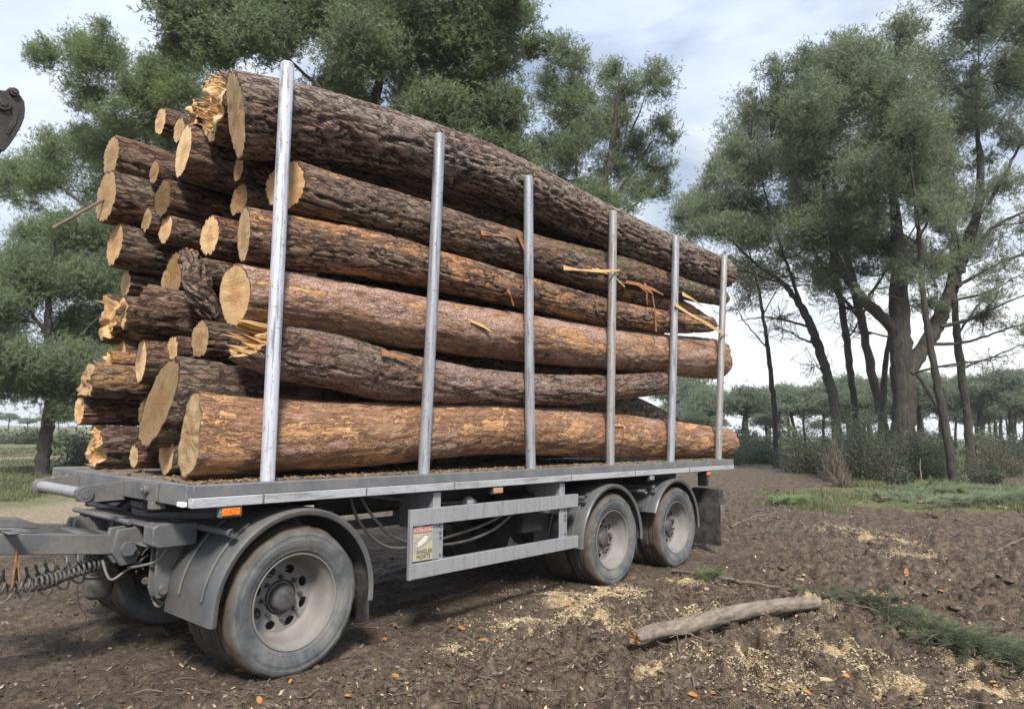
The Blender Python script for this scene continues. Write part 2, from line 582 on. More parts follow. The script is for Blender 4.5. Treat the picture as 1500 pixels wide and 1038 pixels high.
def m_cut():
    m, N, b = mat('sawn wood')
    v = N.obj()
    rad = N.attr('rad'); tone = N.attr('tone', 'OBJECT')
    oi = N.n('ShaderNodeObjectInfo').outputs['Random']
    vs = N.n('ShaderNodeVectorMath', operation='ADD'); N.l(v, vs.inputs[0])
    cb = N.n('ShaderNodeCombineXYZ'); N.l(N.math('MULTIPLY', oi, 40.0), cb.inputs[1]); N.l(cb.outputs[0], vs.inputs[1])
    v = vs.outputs[0]
    wob = N.noise(v, 9, 4, 0.6)
    ph = N.math('MULTIPLY', N.math('ADD', rad, N.math('MULTIPLY', wob, 0.16)), 95.0)
    ring = N.n('ShaderNodeMath', operation='SINE'); N.l(ph, ring.inputs[0])
    ring = N.math('MULTIPLY_ADD', ring.outputs[0], 0.5); ring.node.inputs[2].default_value = 0.5
    c = N.mix(N.noise(v, 4, 5, 0.6), (0.52, 0.345, 0.175), (0.76, 0.575, 0.345))
    c = N.mix(N.math('MULTIPLY', ring, 0.28), c, (0.42, 0.26, 0.13))
    heart = N.ramp(N.math('ADD', rad, N.math('MULTIPLY', N.math('SUBTRACT', N.noise(v, 7, 4, 0.6), 0.5), 0.5)), [(0.30, 1.0), (0.52, 0.0)])
    c = N.mix(N.math('MULTIPLY', heart, 0.55), c, (0.50, 0.27, 0.105))
    saw = N.noise(N.mapping(v, (1, 6, 90)), 1.0, 4, 0.7)
    c = N.mix(N.math('MULTIPLY', N.ramp(saw, [(0.5, 0.0), (0.7, 1.0)]), 0.35), c, (0.30, 0.19, 0.10))
    st = N.ramp(N.noise(v, 5.5, 6, 0.7, 0.6), [(0.50, 0.0), (0.64, 1.0)])
    c = N.mix(N.math('MULTIPLY', st, 0.45), c, (0.27, 0.20, 0.135))
    cv = N.n('ShaderNodeCombineXYZ'); N.l(N.attr('ca'), cv.inputs[0]); N.l(N.attr('sa'), cv.inputs[1]); N.l(N.math('MULTIPLY', oi, 30.0), cv.inputs[2])
    cn = N.noise(cv.outputs[0], 3.2, 3, 0.6)
    crack = N.math('SUBTRACT', 1.0, N.ramp(N.math('ABSOLUTE', N.math('SUBTRACT', cn, 0.5)), [(0.004, 0.0), (0.014, 1.0)]), True)
    crack = N.math('MULTIPLY', crack, N.ramp(N.math('ADD', rad, N.math('MULTIPLY', wob, 0.5)), [(0.30, 1.0), (1.25, 0.15)]))
    c = N.mix(N.math('MULTIPLY', crack, 0.75), c, (0.14, 0.075, 0.035))
    mud_ = N.ramp(N.noise(v, 3.0, 7, 0.75, 0.8), [(0.54, 0.0), (0.66, 1.0)])
    c = N.mix(N.math('MULTIPLY', mud_, 0.45), c, (0.33, 0.20, 0.11))
    edge = N.ramp(N.math('ADD', rad, N.math('MULTIPLY', N.math('SUBTRACT', N.noise(v, 22, 4, 0.6), 0.5), 0.10)), [(0.93, 0.0), (0.965, 1.0)])
    c = N.mix(edge, c, (0.085, 0.045, 0.028))
    c = N.mix(1.0, c, N.mix(oi, (0.92, 0.80, 0.66), (1.06, 1.05, 1.02)), 'MULTIPLY')
    c = N.mix(1.0, c, N.mix(tone, (0.20, 0.185, 0.17), (1.2, 1.2, 1.2)), 'MULTIPLY')
    N.l(c, b.inputs['Base Color'])
    b.inputs['Roughness'].default_value = 0.85
    b.inputs['Specular IOR Level'].default_value = 0.2
    h = N.math('ADD', saw, N.math('MULTIPLY', N.noise(v, 60, 5, 0.7), 0.8))
    N.l(N.bump(h, 0.7, 0.008), b.inputs['Normal'])
    return m


M_cut = m_cut()


def m_splint():
    m, N, b = mat('torn wood')
    v = N.obj()
    s = N.noise(N.mapping(v, (4, 50, 50)), 1.0, 5, 0.7)
    c = N.ramp(s, [(0.30, (0.22, 0.10, 0.04)), (0.5, (0.55, 0.34, 0.14)), (0.7, (0.70, 0.52, 0.27))])
    N.l(c, b.inputs['Base Color'])
    b.inputs['Roughness'].default_value = 0.8
    N.l(N.bump(s, 0.8, 0.008), b.inputs['Normal'])
    return m


M_splint = m_splint()
M_strip_bark = simple('hanging inner bark', (0.34, 0.15, 0.06), 0.8, 0, 0.5, 30, (0.12, 0.06, 0.03), 0.5)


def m_trunk():
    m, N, b = mat('standing pine bark')
    v = N.geo()
    n1 = N.noise(N.mapping(v, (11, 11, 2.6)), 1.0, 7, 0.74, 0.5)
    n2 = N.noise(v, 1.2, 3, 0.5)
    c = N.ramp(n1, [(0.32, (0.016, 0.013, 0.011)), (0.50, (0.055, 0.047, 0.041)), (0.75, (0.125, 0.110, 0.098))])
    c = N.mix(N.math('MULTIPLY', N.ramp(n2, [(0.45, 0.0), (0.65, 1.0)]), 0.4), c, (0.085, 0.09, 0.05))
    N.l(c, b.inputs['Base Color'])
    b.inputs['Roughness'].default_value = 0.9
    N.l(N.bump(n1, 1.0, 0.10), b.inputs['Normal'])
    return m


M_trunk = m_trunk()


def m_leaf(name, dark, light, warm, transl=0.25, fs=1.1):
    m, N, b = mat(name)
    v = N.geo()
    c = N.mix(N.ramp(N.noise(v, fs, 3, 0.6), [(0.35, 0.0), (0.65, 1.0)]), dark, light)
    c = N.mix(N.math('MULTIPLY', N.ramp(N.noise(v, 6.0, 3, 0.6), [(0.50, 0.0), (0.70, 1.0)]), 0.55), c, warm)
    N.l(c, b.inputs['Base Color'])
    b.inputs['Roughness'].default_value = 0.6
    b.inputs['Specular IOR Level'].default_value = 0.3
    tr = N.n('ShaderNodeBsdfTranslucent'); N.l(c, tr.inputs['Color'])
    ms = N.n('ShaderNodeMixShader'); ms.inputs[0].default_value = transl
    out = [q for q in m.node_tree.nodes if q.type == 'OUTPUT_MATERIAL'][0]
    N.l(b.outputs[0], ms.inputs[1]); N.l(tr.outputs[0], ms.inputs[2]); N.l(ms.outputs[0], out.inputs['Surface'])
    return m


M_needle_l = m_leaf('pine needles fresh', (0.145, 0.195, 0.092), (0.245, 0.312, 0.135), (0.285, 0.34, 0.13), 0.4)
M_needle_c = m_leaf('pine needles', (0.150, 0.195, 0.112), (0.240, 0.295, 0.158), (0.27, 0.315, 0.148), 0.4)
M_needle_r = m_leaf('pine needles grey green', (0.172, 0.210, 0.138), (0.260, 0.308, 0.190), (0.28, 0.31, 0.165), 0.4)
M_needle_far = m_leaf('distant pine needles', (0.14, 0.175, 0.12), (0.2, 0.24, 0.155), (0.2, 0.22, 0.135), 0.3, 0.2)
M_bush = m_leaf('bush leaves', (0.045, 0.060, 0.040), (0.092, 0.115, 0.070), (0.105, 0.095, 0.065))
M_bushp = m_leaf('pale bush leaves', (0.090, 0.115, 0.070), (0.16, 0.19, 0.11), (0.17, 0.16, 0.10))
M_grass = m_leaf('grass blades', (0.085, 0.102, 0.050), (0.155, 0.172, 0.085), (0.23, 0.20, 0.12), 0.25, 0.8)
M_twig = simple('dead twig', (0.15, 0.115, 0.088), 0.85, 0, 0.5, 9)
M_leafo = m_leaf('fallen leaves', (0.34, 0.11, 0.035), (0.48, 0.24, 0.07), (0.50, 0.32, 0.16), 0.15, 14)
M_chip = m_leaf('wood chips', (0.42, 0.32, 0.19), (0.68, 0.57, 0.38), (0.27, 0.18, 0.10), 0.05, 20)

# ------------------------------------------------------------------ ground
def poly_mask(px, py, poly):
    inside = np.zeros(px.shape, bool)
    n = len(poly)
    for i in range(n):
        x1, y1 = poly[i]; x2, y2 = poly[(i+1) % n]
        cond = ((y1 > py) != (y2 > py))
        xi = (x2-x1)*(py-y1)/((y2-y1) + 1e-12) + x1
        inside ^= cond & (px < xi)
    return inside


def gp(px, py):
    P = on(px, py, 2, 0.0)
    return (P[0], P[1])


GRASS_R = [gp(1085, 741), gp(1130, 722), gp(1200, 712), gp(1236, 690), gp(1232, 668), gp(1190, 655), gp(1500, 652), gp(1700, 655), gp(1700, 700),
           gp(1500, 684), gp(1415, 690), gp(1440, 700), gp(1560, 722), gp(1600, 752), gp(1500, 752), gp(1330, 745), gp(1240, 733), gp(1160, 746)]
BELT = [gp(985, 664), gp(1130, 663), gp(1190, 661), gp(1215, 655), gp(1215, 650), gp(985, 650)]
SAW = [(760, 912, 60, 10), (838, 880, 70, 16), (900, 868, 40, 9), (880, 908, 60, 14), (1000, 850, 30, 6), (1345, 812, 45, 9), (1290, 790, 45, 8), (1230, 775, 40, 5), (1160, 1000, 60, 20),
       (1330, 1005, 70, 24), (1470, 1010, 60, 22), (1240, 955, 60, 12), (1060, 960, 70, 16), (1140, 925, 50, 9), (1020, 905, 50, 8), (960, 985, 50, 12),
       (1180, 885, 40, 8), (1270, 880, 40, 8), (1420, 960, 40, 10), (700, 945, 50, 8)]
SAWW = []
for (a, b_, ra, rb) in SAW:
    P = on(a, b_, 2, 0.0); D = depth_of(P)
    Pn = on(a, b_+rb, 2, 0.0); Pf = on(a, b_-rb, 2, 0.0)
    SAWW.append((P[0], P[1], ra*D/F, 0.5*float(np.linalg.norm(Pf-Pn))))


def zones(x, y):
    jx = x + 0.9*fbm(x*0.45, y*0.45, 3.3, 4, 5); jy = y + 0.9*fbm(x*0.45, y*0.45, 9.1, 4, 8)
    g = poly_mask(jx, jy, GRASS_R).astype(float)
    g = np.maximum(g, poly_mask(jx, jy, BELT).astype(float))
    left = sstep(11.0, 13.5, jy)*(jx < 14 + 0.35*jy)
    g = np.maximum(g, left*sstep(-0.7, 0.0, fbm(x*0.35, y*0.35, 1.7, 4, 21) + 0.25*sstep(12, 20, y)))
    far = sstep(38, 48, np.hypot(x-CX, y-CY))
    g = np.maximum(g, far*0.85)
    sand = sstep(6.0, 9.0, jy)*(jx < 12 + 0.35*jy)*(1-0.85*sstep(12.5, 15.5, jy))
    path = np.exp(-((y-(33 + 0.35*x))/1.6)**2)*(x < 30)
    sand = np.maximum(sand, path); g = g*(1-path)
    dx = x-CX; dy = y-CY
    cs, sn = math.cos(YAW), math.sin(YAW)
    s = np.zeros_like(x)
    for (a, b_, ra, rb) in SAWW:
        u = (x-a)*sn-(y-b_)*cs; v = (x-a)*cs+(y-b_)*sn
        s = np.maximum(s, np.exp(-1.4*((u/ra)**2 + (v/rb)**2)))
    s = s*sstep(-0.35, 0.45, fbm(x*5, y*5, 0.5, 4, 33) + 0.35*s)
    # churned clods on the clearing to the right, smoother rolled mud under and left of the trailer
    ch = sstep(0.25, -0.9, y + 0.35*fbm(x*0.8, y*0.8, 6.1, 3, 44) - 0.10*np.clip(x-8, 0, 30))
    ch = np.maximum(ch, sstep(7.5, 9.0, x)*sstep(4, 2, y-0.3*x))
    return g, sand, s, ch


def ground_h(x, y, full=False):
    g, sand, s, ch = zones(x, y)
    r = np.hypot(x-CX, y-CY)
    near = sstep(26, 10, r)
    h = 0.03*fbm(x*0.5, y*0.5, 0.2, 3, 1)*(1-np.exp(-(r/9)**2)*0.5)
    b1 = np.abs(fbm(x*2.3, y*2.3, 4.2, 4, 2)); b2 = np.abs(fbm(x*7, y*7, 1.2, 3, 3))
    rough = fbm(x*13, y*13, 2.2, 3, 4)
    b3 = np.abs(fbm(x*3.7+0.3*y, y*3.7, 8.2, 2, 41))
    h = h + ch*(0.11*b1 + 0.075*b2 + 0.05*b3 + 0.040*rough - 0.11)*(0.35+0.65*near)*(1-0.7*g)
    h = h + (1-ch)*(0.010*fbm(x*4, y*6, 2.2, 3, 6) + 0.006*rough)*(1-0.5*sand)
    # wheel ruts running along the lorry's way
    rut = 0.030*fbm(x*0.45, y*4.2, 7.7, 3, 7) + 0.014*fbm(x*1.0, y*15, 3.1, 2, 9)
    h = h + rut*(1-sand)*sstep(-1.2, 0.6, y)*near
    far_rut = 0.05*fbm((x*0.9-y*0.44)*0.5, (x*0.44+y*0.9)*2.6, 2.0, 3, 12)
    h = h + far_rut*ch*sstep(6, 10, x)*(1-g)
    h = h + 0.012*s
    # flat where the tyres stand
    for wx in (0.93, 4.735, 6.16):
        for wy in (0.32, 2.18):
            m_ = np.exp(-(((x-wx)/0.34)**4 + ((y-wy)/0.40)**4))
            h = h*(1-m_) + 0.004*m_
            rim_ = np.exp(-(((x-wx)/0.42)**6 + ((y-wy)/0.44)**6)) - m_
            h = h + 0.02*np.clip(rim_, 0, 1)
    h = h + 0.25*sstep(60, 200, r) * fbm(x*0.01, y*0.01, 0, 2, 3)
    if full:
        return h, g, sand, s, ch
    return h


def make_ground():
    rr = [0.25, 0.8, 1.4]
    r = 1.9
    while r < 2500:
        rr.append(r)
        if r < 4: r *= 1.0065
        elif r < 11: r *= 1.0052
        elif r < 40: r *= 1.016
        else: r *= 1.05
    rr = np.array(rr)
    half = math.radians(50)
    fine = np.linspace(YAW-half, YAW+half, 760)
    coarse = np.linspace(YAW+half, YAW-half+2*math.pi, 90)[1:-1]
    an = np.concatenate([fine, coarse])
    A, R_ = np.meshgrid(an, rr)
    X = CX + R_*np.cos(A); Y = CY + R_*np.sin(A)
    h, g, sand, s, ch = ground_h(X, Y, True)
    V = np.stack([X, Y, h], -1).reshape(-1, 3)
    nr, na = len(rr), len(an)
    i = np.arange(nr-1)[:, None]*na; j = np.arange(na)[None, :]; j2 = (j+1) % na
    Q = np.stack([i+j, i+na+j, i+na+j2, i+j2], -1).reshape(-1, 4)
    V = np.vstack([V, [[CX, CY, float(h[0].mean())]]])
    T = np.stack([np.full(na, nr*na), np.arange(na), (np.arange(na)+1) % na], -1)
    me = np_mesh('ground', V, Q, T)
    z1 = np.zeros(1)
    fattr(me, 'grass', np.concatenate([g.ravel(), z1])); fattr(me, 'sand', np.concatenate([sand.ravel(), z1]))
    fattr(me, 'saw', np.concatenate([s.ravel(), z1])); fattr(me, 'churn', np.concatenate([ch.ravel(), z1]))
    m, N, b = mat('churned mud')
    v = N.geo()
    ga, sa, wa, ca = N.attr('grass'), N.attr('sand'), N.attr('saw'), N.attr('churn')
    n1 = N.noise(v, 1.1, 6, 0.62, 0.3); n2 = N.noise(v, 9, 6, 0.7); n3 = N.noise(v, 48, 5, 0.72)
    wet = N.mix(N.ramp(n2, [(0.3, 0.0), (0.7, 1.0)]), (0.050, 0.038, 0.030), (0.125, 0.098, 0.076))
    dry = N.mix(N.ramp(n2, [(0.3, 0.0), (0.7, 1.0)]), (0.080, 0.062, 0.048), (0.195, 0.160, 0.122))
    c = N.mix(N.ramp(n1, [(0.38, 0.0), (0.62, 1.0)]), wet, dry)
    ch = N.mix(N.ramp(N.noise(v, 7, 8, 0.78, 0.4), [(0.36, 0.0), (0.64, 1.0)]), (0.026, 0.018, 0.013), (0.215, 0.172, 0.130))
    c = N.mix(N.math('MULTIPLY', ca, 0.85), c, ch)
    c = N.mix(N.math('MULTIPLY', N.ramp(n3, [(0.56, 0.0), (0.70, 1.0)]), 0.5), c, (0.23, 0.18, 0.13))
    c = N.mix(N.math('MULTIPLY', N.ramp(N.noise(v, 26, 5, 0.75, 0.5), [(0.60, 0.0), (0.67, 1.0)]), 0.55), c, (0.035, 0.025, 0.018))
    sd_ = N.mix(n2, (0.27, 0.23, 0.17), (0.46, 0.40, 0.30))
    c = N.mix(N.math('MULTIPLY', sa, 0.85), c, sd_)
    gr = N.mix(n2, (0.095, 0.122, 0.048), (0.20, 0.24, 0.10))
    gr = N.mix(N.math('MULTIPLY', n1, 0.35), gr, (0.20, 0.18, 0.09))
    c = N.mix(N.math('MULTIPLY', ga, N.ramp(N.noise(v, 3.2, 5, 0.7), [(0.35, 0.45), (0.6, 1.0)])), c, gr)
    sw = N.mix(N.noise(v, 130, 3, 0.7), (0.36, 0.26, 0.14), (0.70, 0.58, 0.37))
    sm = N.ramp(N.math('ADD', wa, N.math('ADD', N.math('MULTIPLY', N.math('SUBTRACT', n3, 0.5), 1.0), N.math('MULTIPLY', N.math('SUBTRACT', n2, 0.5), 0.9))), [(0.40, 0.0), (0.68, 1.0)])
    c = N.mix(N.math('MULTIPLY', sm, 0.85), c, sw)
    lump = N.noise(v, 20, 9, 0.82, 0.3)
    c = N.mix(1.0, c, N.ramp(lump, [(0.38, (0.28, 0.26, 0.25)), (0.47, (0.78, 0.76, 0.74)), (0.54, (1.0, 1.0, 1.0)), (0.66, (1.75, 1.72, 1.65))]), 'MULTIPLY')
    speck = N.ramp(N.noise(v, 85, 4, 0.75), [(0.64, 0.0), (0.68, 1.0)])
    c = N.mix(N.math('MULTIPLY', speck, N.math('MULTIPLY_ADD', ca, 0.45)), c, (0.33, 0.27, 0.20))
    grit = N.noise(v, 150, 3, 0.8)
    c = N.mix(1.0, c, N.ramp(grit, [(0.32, (0.50, 0.48, 0.46)), (0.5, (0.95, 0.91, 0.85)), (0.70, (1.70, 1.60, 1.42))]), 'MULTIPLY')
    N.l(c, b.inputs['Base Color'])
    rg = N.ramp(N.noise(v, 1.6, 5, 0.6, 0.5), [(0.40, 0.62), (0.62, 0.92)])
    N.l(rg, b.inputs['Roughness'])
    b.inputs['Specular IOR Level'].default_value = 0.3
    hh = N.math('ADD', N.math('MULTIPLY', n2, 0.7), N.math('MULTIPLY', n3, 0.5))
    N.l(N.bump(hh, 1.0, 0.045), b.inputs['Normal'])
    o = link('ground', me, m)
    tag(o, kind='structure')
    return o


make_ground()


def gh(x, y):
    return float(ground_h(np.array([x]), np.array([y]))[0])



def catmull(P, t):
    i = int(min(max(math.floor(t), 0), len(P)-2)); f = t-i
    p0, p1, p2, p3 = P[max(i-1, 0)], P[i], P[i+1], P[min(i+2, len(P)-1)]
    return 0.5*((2*p1)+(-p0+p2)*f+(2*p0-5*p1+4*p2-p3)*f*f+(-p0+3*p1-3*p2+p3)*f**3)


# ------------------------------------------------------------------ trailer
TR = empty('timber_trailer', (0.93, 1.25, 0.0), 'grey three axle timber trailer with tubular stakes carrying stacked pine logs', 'trailer')
TP = Vector(TR.location)


def tpart(mb, name, mats, bevel=0.0, parent=None, seg=2, smooth=35):
    """part of the trailer, given in world coordinates"""
    p = parent if parent is not None else TR
    base = TP
    o = mb.build(name, mats, None, bevel, smooth, loc=(0, 0, 0), seg=seg)
    o.parent = p
    if p is TR: o.matrix_parent_inverse = Matrix.Translation(-TP)
    return o


XF, XR, ZD = 0.18, 7.742, 1.250
# platform
mb = MB()
mb.box((XF+0.012, 0.07, ZD-0.05), (XR-0.012, 2.43, ZD-0.004))
M_deck = simple('deck plate', (0.12, 0.105, 0.09), 0.8, 0, 0.4, 4, (0.22, 0.17, 0.115), 0.7, 0.4)
tpart(mb, 'platform', M_deck, 0.004)
for y0, y1, yo in ((0.0, 0.075, -0.003), (2.425, 2.5, 2.503)):
    mb = MB(); mb.box((XF, y0, 1.176), (XR, y1, ZD))
    rail = tpart(mb, 'side_rail', M_rail_dark, 0.006)
    mb = MB(); mb.m = 0
    ys = sorted((yo, yo+(0.06 if yo < 1 else -0.06)))
    mb.box((XF-0.002, ys[0], 1.116), (XR+0.002, ys[1], 1.1755))
    st = tpart(mb, 'lower_strip', M_strip, 0.004, rail)
    # joints and scuffs as thin straps
    for xx in (0.62, 1.42, 2.3, 3.9, 5.1, 6.4):
        yy = -0.006 if yo < 1 else 2.5035
        mb = MB(); mb.box((xx, yy, 1.117), (xx+0.012, yy+0.0025, 1.174))
        tpart(mb, 'joint_strap', M_chassis, 0, rail)
# front and rear beams
mb = MB()
mb.box((XF-0.004, 0.078, 1.118), (XF+0.055, 2.422, ZD-0.001))
fb = tpart(mb, 'front_beam', M_rail_dark, 0.006)
mb = MB(); mb.box((XR-0.06, 0.078, 1.12), (XR+0.003, 2.422, ZD-0.002)); tpart(mb, 'rear_beam', M_rail_dark, 0.006)
# front roller between two bracket plates
br_y = (0.985, 1.86)
for yb in br_y:
    mb = MB()
    mb.prism([(0.175, 1.22), (0.175, 1.10), (-0.03, 1.095), (-0.115, 1.105), (-0.125, 1.175), (-0.10, 1.20), (0.02, 1.21)], yb-0.012, yb+0.012, 'y')
    mb.tube([(-0.072, yb-0.03, 1.15), (-0.072, yb+0.03, 1.15)], 0.05, 20)
    mb.tube([(-0.072, yb-0.034, 1.15), (-0.072, yb-0.0305, 1.15)], 0.029, 16)
    tpart(mb, 'roller_bracket', M_chassis, 0.003)
mb = MB(); mb.tube([(-0.072, br_y[0]+0.03, 1.15), (-0.072, br_y[1]-0.03, 1.15)], 0.038, 20)
tpart(mb, 'roller', M_alu, 0)
for (ya, yb) in ((0.45, 0.98), (1.9, 2.2)):
    mb = MB()
    mb.box((XF-0.022, ya, 1.125), (XF-0.0045, yb, 1.235))
    for yy in (ya+0.13,):
        mb.tube([(XF-0.05, yy, 1.19), (XF-0.021, yy, 1.19)], 0.030, 8)
        mb.tube([(XF-0.062, yy, 1.19), (XF-0.051, yy, 1.19)], 0.016, 10)
    mb.box((XF-0.032, ya+0.02, 1.075), (XF+0.05, ya+0.09, 1.124))
    tpart(mb, 'front_plate', M_chassis, 0.003)

# stakes
tops = [(421, 95), (644, 199), (774, 260), (898, 311), (990, 347), (1061, 377)]
rng = random.Random(4)
for i in range(6):
    bx = 0.71+1.351*i
    tpnt = on(tops[i][0], tops[i][1], 1, 0.105)
    r0 = 0.047
    for side in (0, 1):
        yb = 0.105 if side == 0 else 2.395
        top = np.array([tpnt[0], yb, tpnt[2]]) if side == 0 else np.array([bx+rng.uniform(-.03, .03), yb, 4.0-0.04*i])
        bot = np.array([bx, yb, ZD-0.10])
        d = top-bot
        mb = MB()
        cap = top+d/np.linalg.norm(d)*0.012
        mid = bot+d*(0.5)
        bend = np.array([0.010*math.sin(i*2.1), 0, 0])
        k1 = bot+d*0.9
        mb.tube([bot, bot+d*0.25+bend*0.7, mid+bend, bot+d*0.75+bend*0.7, top, cap], [r0, r0, r0, r0, r0, r0*0.80], 22)
        if i in (2, 3):
            mb.tube([k1, k1+d/np.linalg.norm(d)*0.022], r0*1.05, 22)
        ms = M_stakew if (i == 0 and side == 0) else (M_stakeb if (i in (3, 5) and side == 0) else M_stake)
        stk = tpart(mb, 'stake', ms, 0)
        if side == 0 and i == 0: stk['label'] = 'white stake with flaking paint'

# wheels
def wheel(cx, yout, sgn, hubcap):
    """yout: outer face; sgn +1 when the wheel reaches inward along +y"""
    Rw = 0.482
    cz = 0.462
    root = MB()
    dp = 0.215 if hubcap else 0.165
    hc = 0.175 if hubcap else 0.24
    prof = [(0.001, hc-0.035), (0.045, hc-0.035), (0.075, hc-0.02), (0.088, hc), (0.092, hc+0.03), (0.105, hc+0.035), (0.115, hc+0.06), (0.12, hc+0.12)] if hubcap else [(0.001, dp-0.05), (0.06, dp-0.05), (0.078, dp-0.04), (0.088, dp-0.01), (0.115, dp-0.005), (0.12, dp+0.06)]
    root.lathe([(r, sgn*h) for r, h in prof], (0, 0, 0), 'y', 28)
    for k in range(8):
        a = 2*math.pi*(k+0.5)/8
        c_ = (0.140*math.cos(a), 0, 0.135*math.sin(a))
        root.tube([(c_[0], sgn*(dp-0.022), c_[2]), (c_[0], sgn*(dp+0.02), c_[2])], 0.016, 6)
        root.tube([(c_[0], sgn*(dp-0.042), c_[2]), (c_[0], sgn*(dp-0.0215), c_[2])], 0.009, 8)
    w = root.build('wheel', M_hub, TR, 0.0, 30)
    w.location = (cx-TP[0], yout-TP[1], cz)
    w.rotation_euler = (0, 0.37*cx, 0)
    for oy in (0.0, 0.335):
        t = MB()
        P = [(0.300, 0.050), (0.310, 0.028), (0.318, 0.016), (0.326, 0.013), (0.329, 0.009), (0.352, 0.004), (0.355, 0.0015), (0.400, 0.000), (0.403, 0.003), (0.424, 0.004), (0.427, 0.0015), (0.446, 0.004), (0.455, 0.009), (0.463, 0.017), (0.472, 0.026), (0.479, 0.044)]
        half = P+[(0.481, 0.075), (0.481, 0.082), (0.470, 0.084), (0.470, 0.094), (0.482, 0.096), (0.482, 0.132), (0.470, 0.134), (0.470, 0.142)]
        full = half+[(r, 0.29-h) for r, h in reversed(half)]
        t.lathe([(r, sgn*(h+oy)) for r, h in full], (0, 0, 0), 'y', 72, closed=True)
        to = t.build('tyre', M_tyre, w, 0, 40)
        me = to.data
        V = np.zeros(len(me.vertices)*3, np.float32); me.vertices.foreach_get('co', V); V = V.reshape(-1, 3)
        r_ = np.hypot(V[:, 0], V[:, 2])
        nz = fbm(V[:, 0]*16+cx, V[:, 1]*16, V[:, 2]*16, 3, 3)
        k_ = 1+np.where(r_ > 0.44, 0.010*nz, 0.002*nz)/np.maximum(r_, .1)
        V[:, 0] *= k_; V[:, 2] *= k_
        # weight flattens the tread on the ground (wheel turned by rotation_euler)
        me.vertices.foreach_set('co', V.ravel()); me.update()
    rm = MB()
    prof = [(0.305, 0.050), (0.3105, 0.034), (0.3105, 0.024), (0.306, 0.018), (0.299, 0.021), (0.2965, 0.032), (0.291, 0.056), (0.283, 0.066), (0.272, 0.09), (0.264, 0.11), (0.258, dp-0.04), (0.246, dp-0.014), (0.228, dp)]
    rm.lathe([(r, sgn*h) for r, h in prof], (0, 0, 0), 'y', 64)
    inner = [(0.258, 0.20), (0.262, 0.30), (0.262, 0.50), (0.290, 0.58), (0.306, 0.60)]
    rm.lathe([(r, sgn*h) for r, h in inner], (0, 0, 0), 'y', 48)
    ns = 8
    for k in range(ns):
        a0 = 2*math.pi*(k-0.5)/ns; a1 = 2*math.pi*(k+0.5)/ns; am = (a0+a1)/2
        ri, ro = 0.115, 0.228
        nb = 6
        bd = [(ri, a0+(a1-a0)*q/nb) for q in range(nb)]+[(ri+(ro-ri)*q/nb, a1) for q in range(nb)]+[(ro, a1+(a0-a1)*q/nb) for q in range(nb)]+[(ro+(ri-ro)*q/nb, a0) for q in range(nb)]
        rc = 0.186
        ctr = np.array([rc*math.cos(am), rc*math.sin(am)])
        er = np.array([math.cos(am), math.sin(am)]); et = np.array([-er[1], er[0]])
        vs = []; n = len(bd)
        for (r, a) in bd:
            p = np.array([r*math.cos(a), r*math.sin(a)]); vs.append((p[0], sgn*dp, p[1]))
        ins = []
        for (r, a) in bd:
            p = np.array([r*math.cos(a), r*math.sin(a)])-ctr
            th = math.atan2(p@et, p@er)
            q = ctr+er*0.030*math.cos(th)+et*0.038*math.sin(th)
            ins.append(q)
        vs += [(q[0], sgn*dp, q[1]) for q in ins]+[(q[0], sgn*(dp+0.018), q[1]) for q in ins]
        fs = []
        for q in range(n):
            q2 = (q+1) % n
            fs.append((q, q2, n+q2, n+q)); fs.append((n+q, n+q2, 2*n+q2, 2*n+q))
        rm.add(vs, fs)
    rm.build('rim', M_rim, w, 0, 40)
    return w


for wx, hc in ((0.93, True), (4.735, False), (6.16, False)):
    wheel(wx, 0.03, 1, hc)
    wheel(wx, 2.47, -1, hc)
for wx in (0.93, 4.735, 6.16):
    mb = MB(); mb.tube([(wx, 0.55, 0.462), (wx, 1.95, 0.462)], 0.065, 16)
    tpart(mb, 'axle', M_dark)


# mudguards: arched shells with a rolled outer lip
def mudguard(cx, R, a_front, a_rear, drop, yn, yf, ribs):
    mb = MB()
    cz = 0.465
    pts = []
    n = 30
    fr = [(cx+R*math.cos(a_front)-0.02*drop, cz+R*math.sin(a_front)-0.30*drop)]
    if drop > 0:
        pts.append(fr[0])
    for k in range(n+1):
        a = a_front+(a_rear-a_front)*k/n
        pts.append((cx+R*math.cos(a), cz+R*math.sin(a)))
    ends = [(yn, -0.035), (yn-0.004, -0.012), (yn+0.012, 0.0), (yn+0.10, 0.004), (yf-0.03, 0.004), (yf, -0.02)]
    vs = []; m_ = len(ends)
    for q, (x, z) in enumerate(pts):
        d = np.array([x-cx, z-cz]); d = d/np.linalg.norm(d)
        if drop > 0 and q == 0: d = np.array([-1.0, 0.06])
        for (yy, off) in ends: vs.append((x+d[0]*off, yy, z+d[1]*off))
        for (yy, off) in reversed(ends): vs.append((x+d[0]*(off-0.010), yy+(0.008 if yy < (yn+yf)/2 else -0.004), z+d[1]*(off-0.010)))
    P = 2*m_; fs = []
    for q in range(len(pts)-1):
        for k in range(P): fs.append((q*P+k, q*P+(k+1) % P, (q+1)*P+(k+1) % P, (q+1)*P+k))
    fs.append(tuple(range(P))); fs.append(tuple((len(pts)-1)*P+k for k in reversed(range(P))))
    mb.add(vs, fs)
    g = tpart(mb, 'mudguard', M_guard, 0, smooth=50)
    # strap ribs on the front face
    for yy in ribs:
        rb = MB()
        L = []
        for k in range(9):
            a = a_front-0.02+(math.radians(118)-a_front)*k/8*(1 if yy < 1.25 else 1)
            a = a_front+(math.radians(122)-a_front)*k/8
            L.append((cx+(R+0.012)*math.cos(a), yy, cz+(R+0.012)*math.sin(a)))
        rb.tube(L, 0.011, 6)
        tpart(rb, 'strap', M_guard, 0, g)
    return g


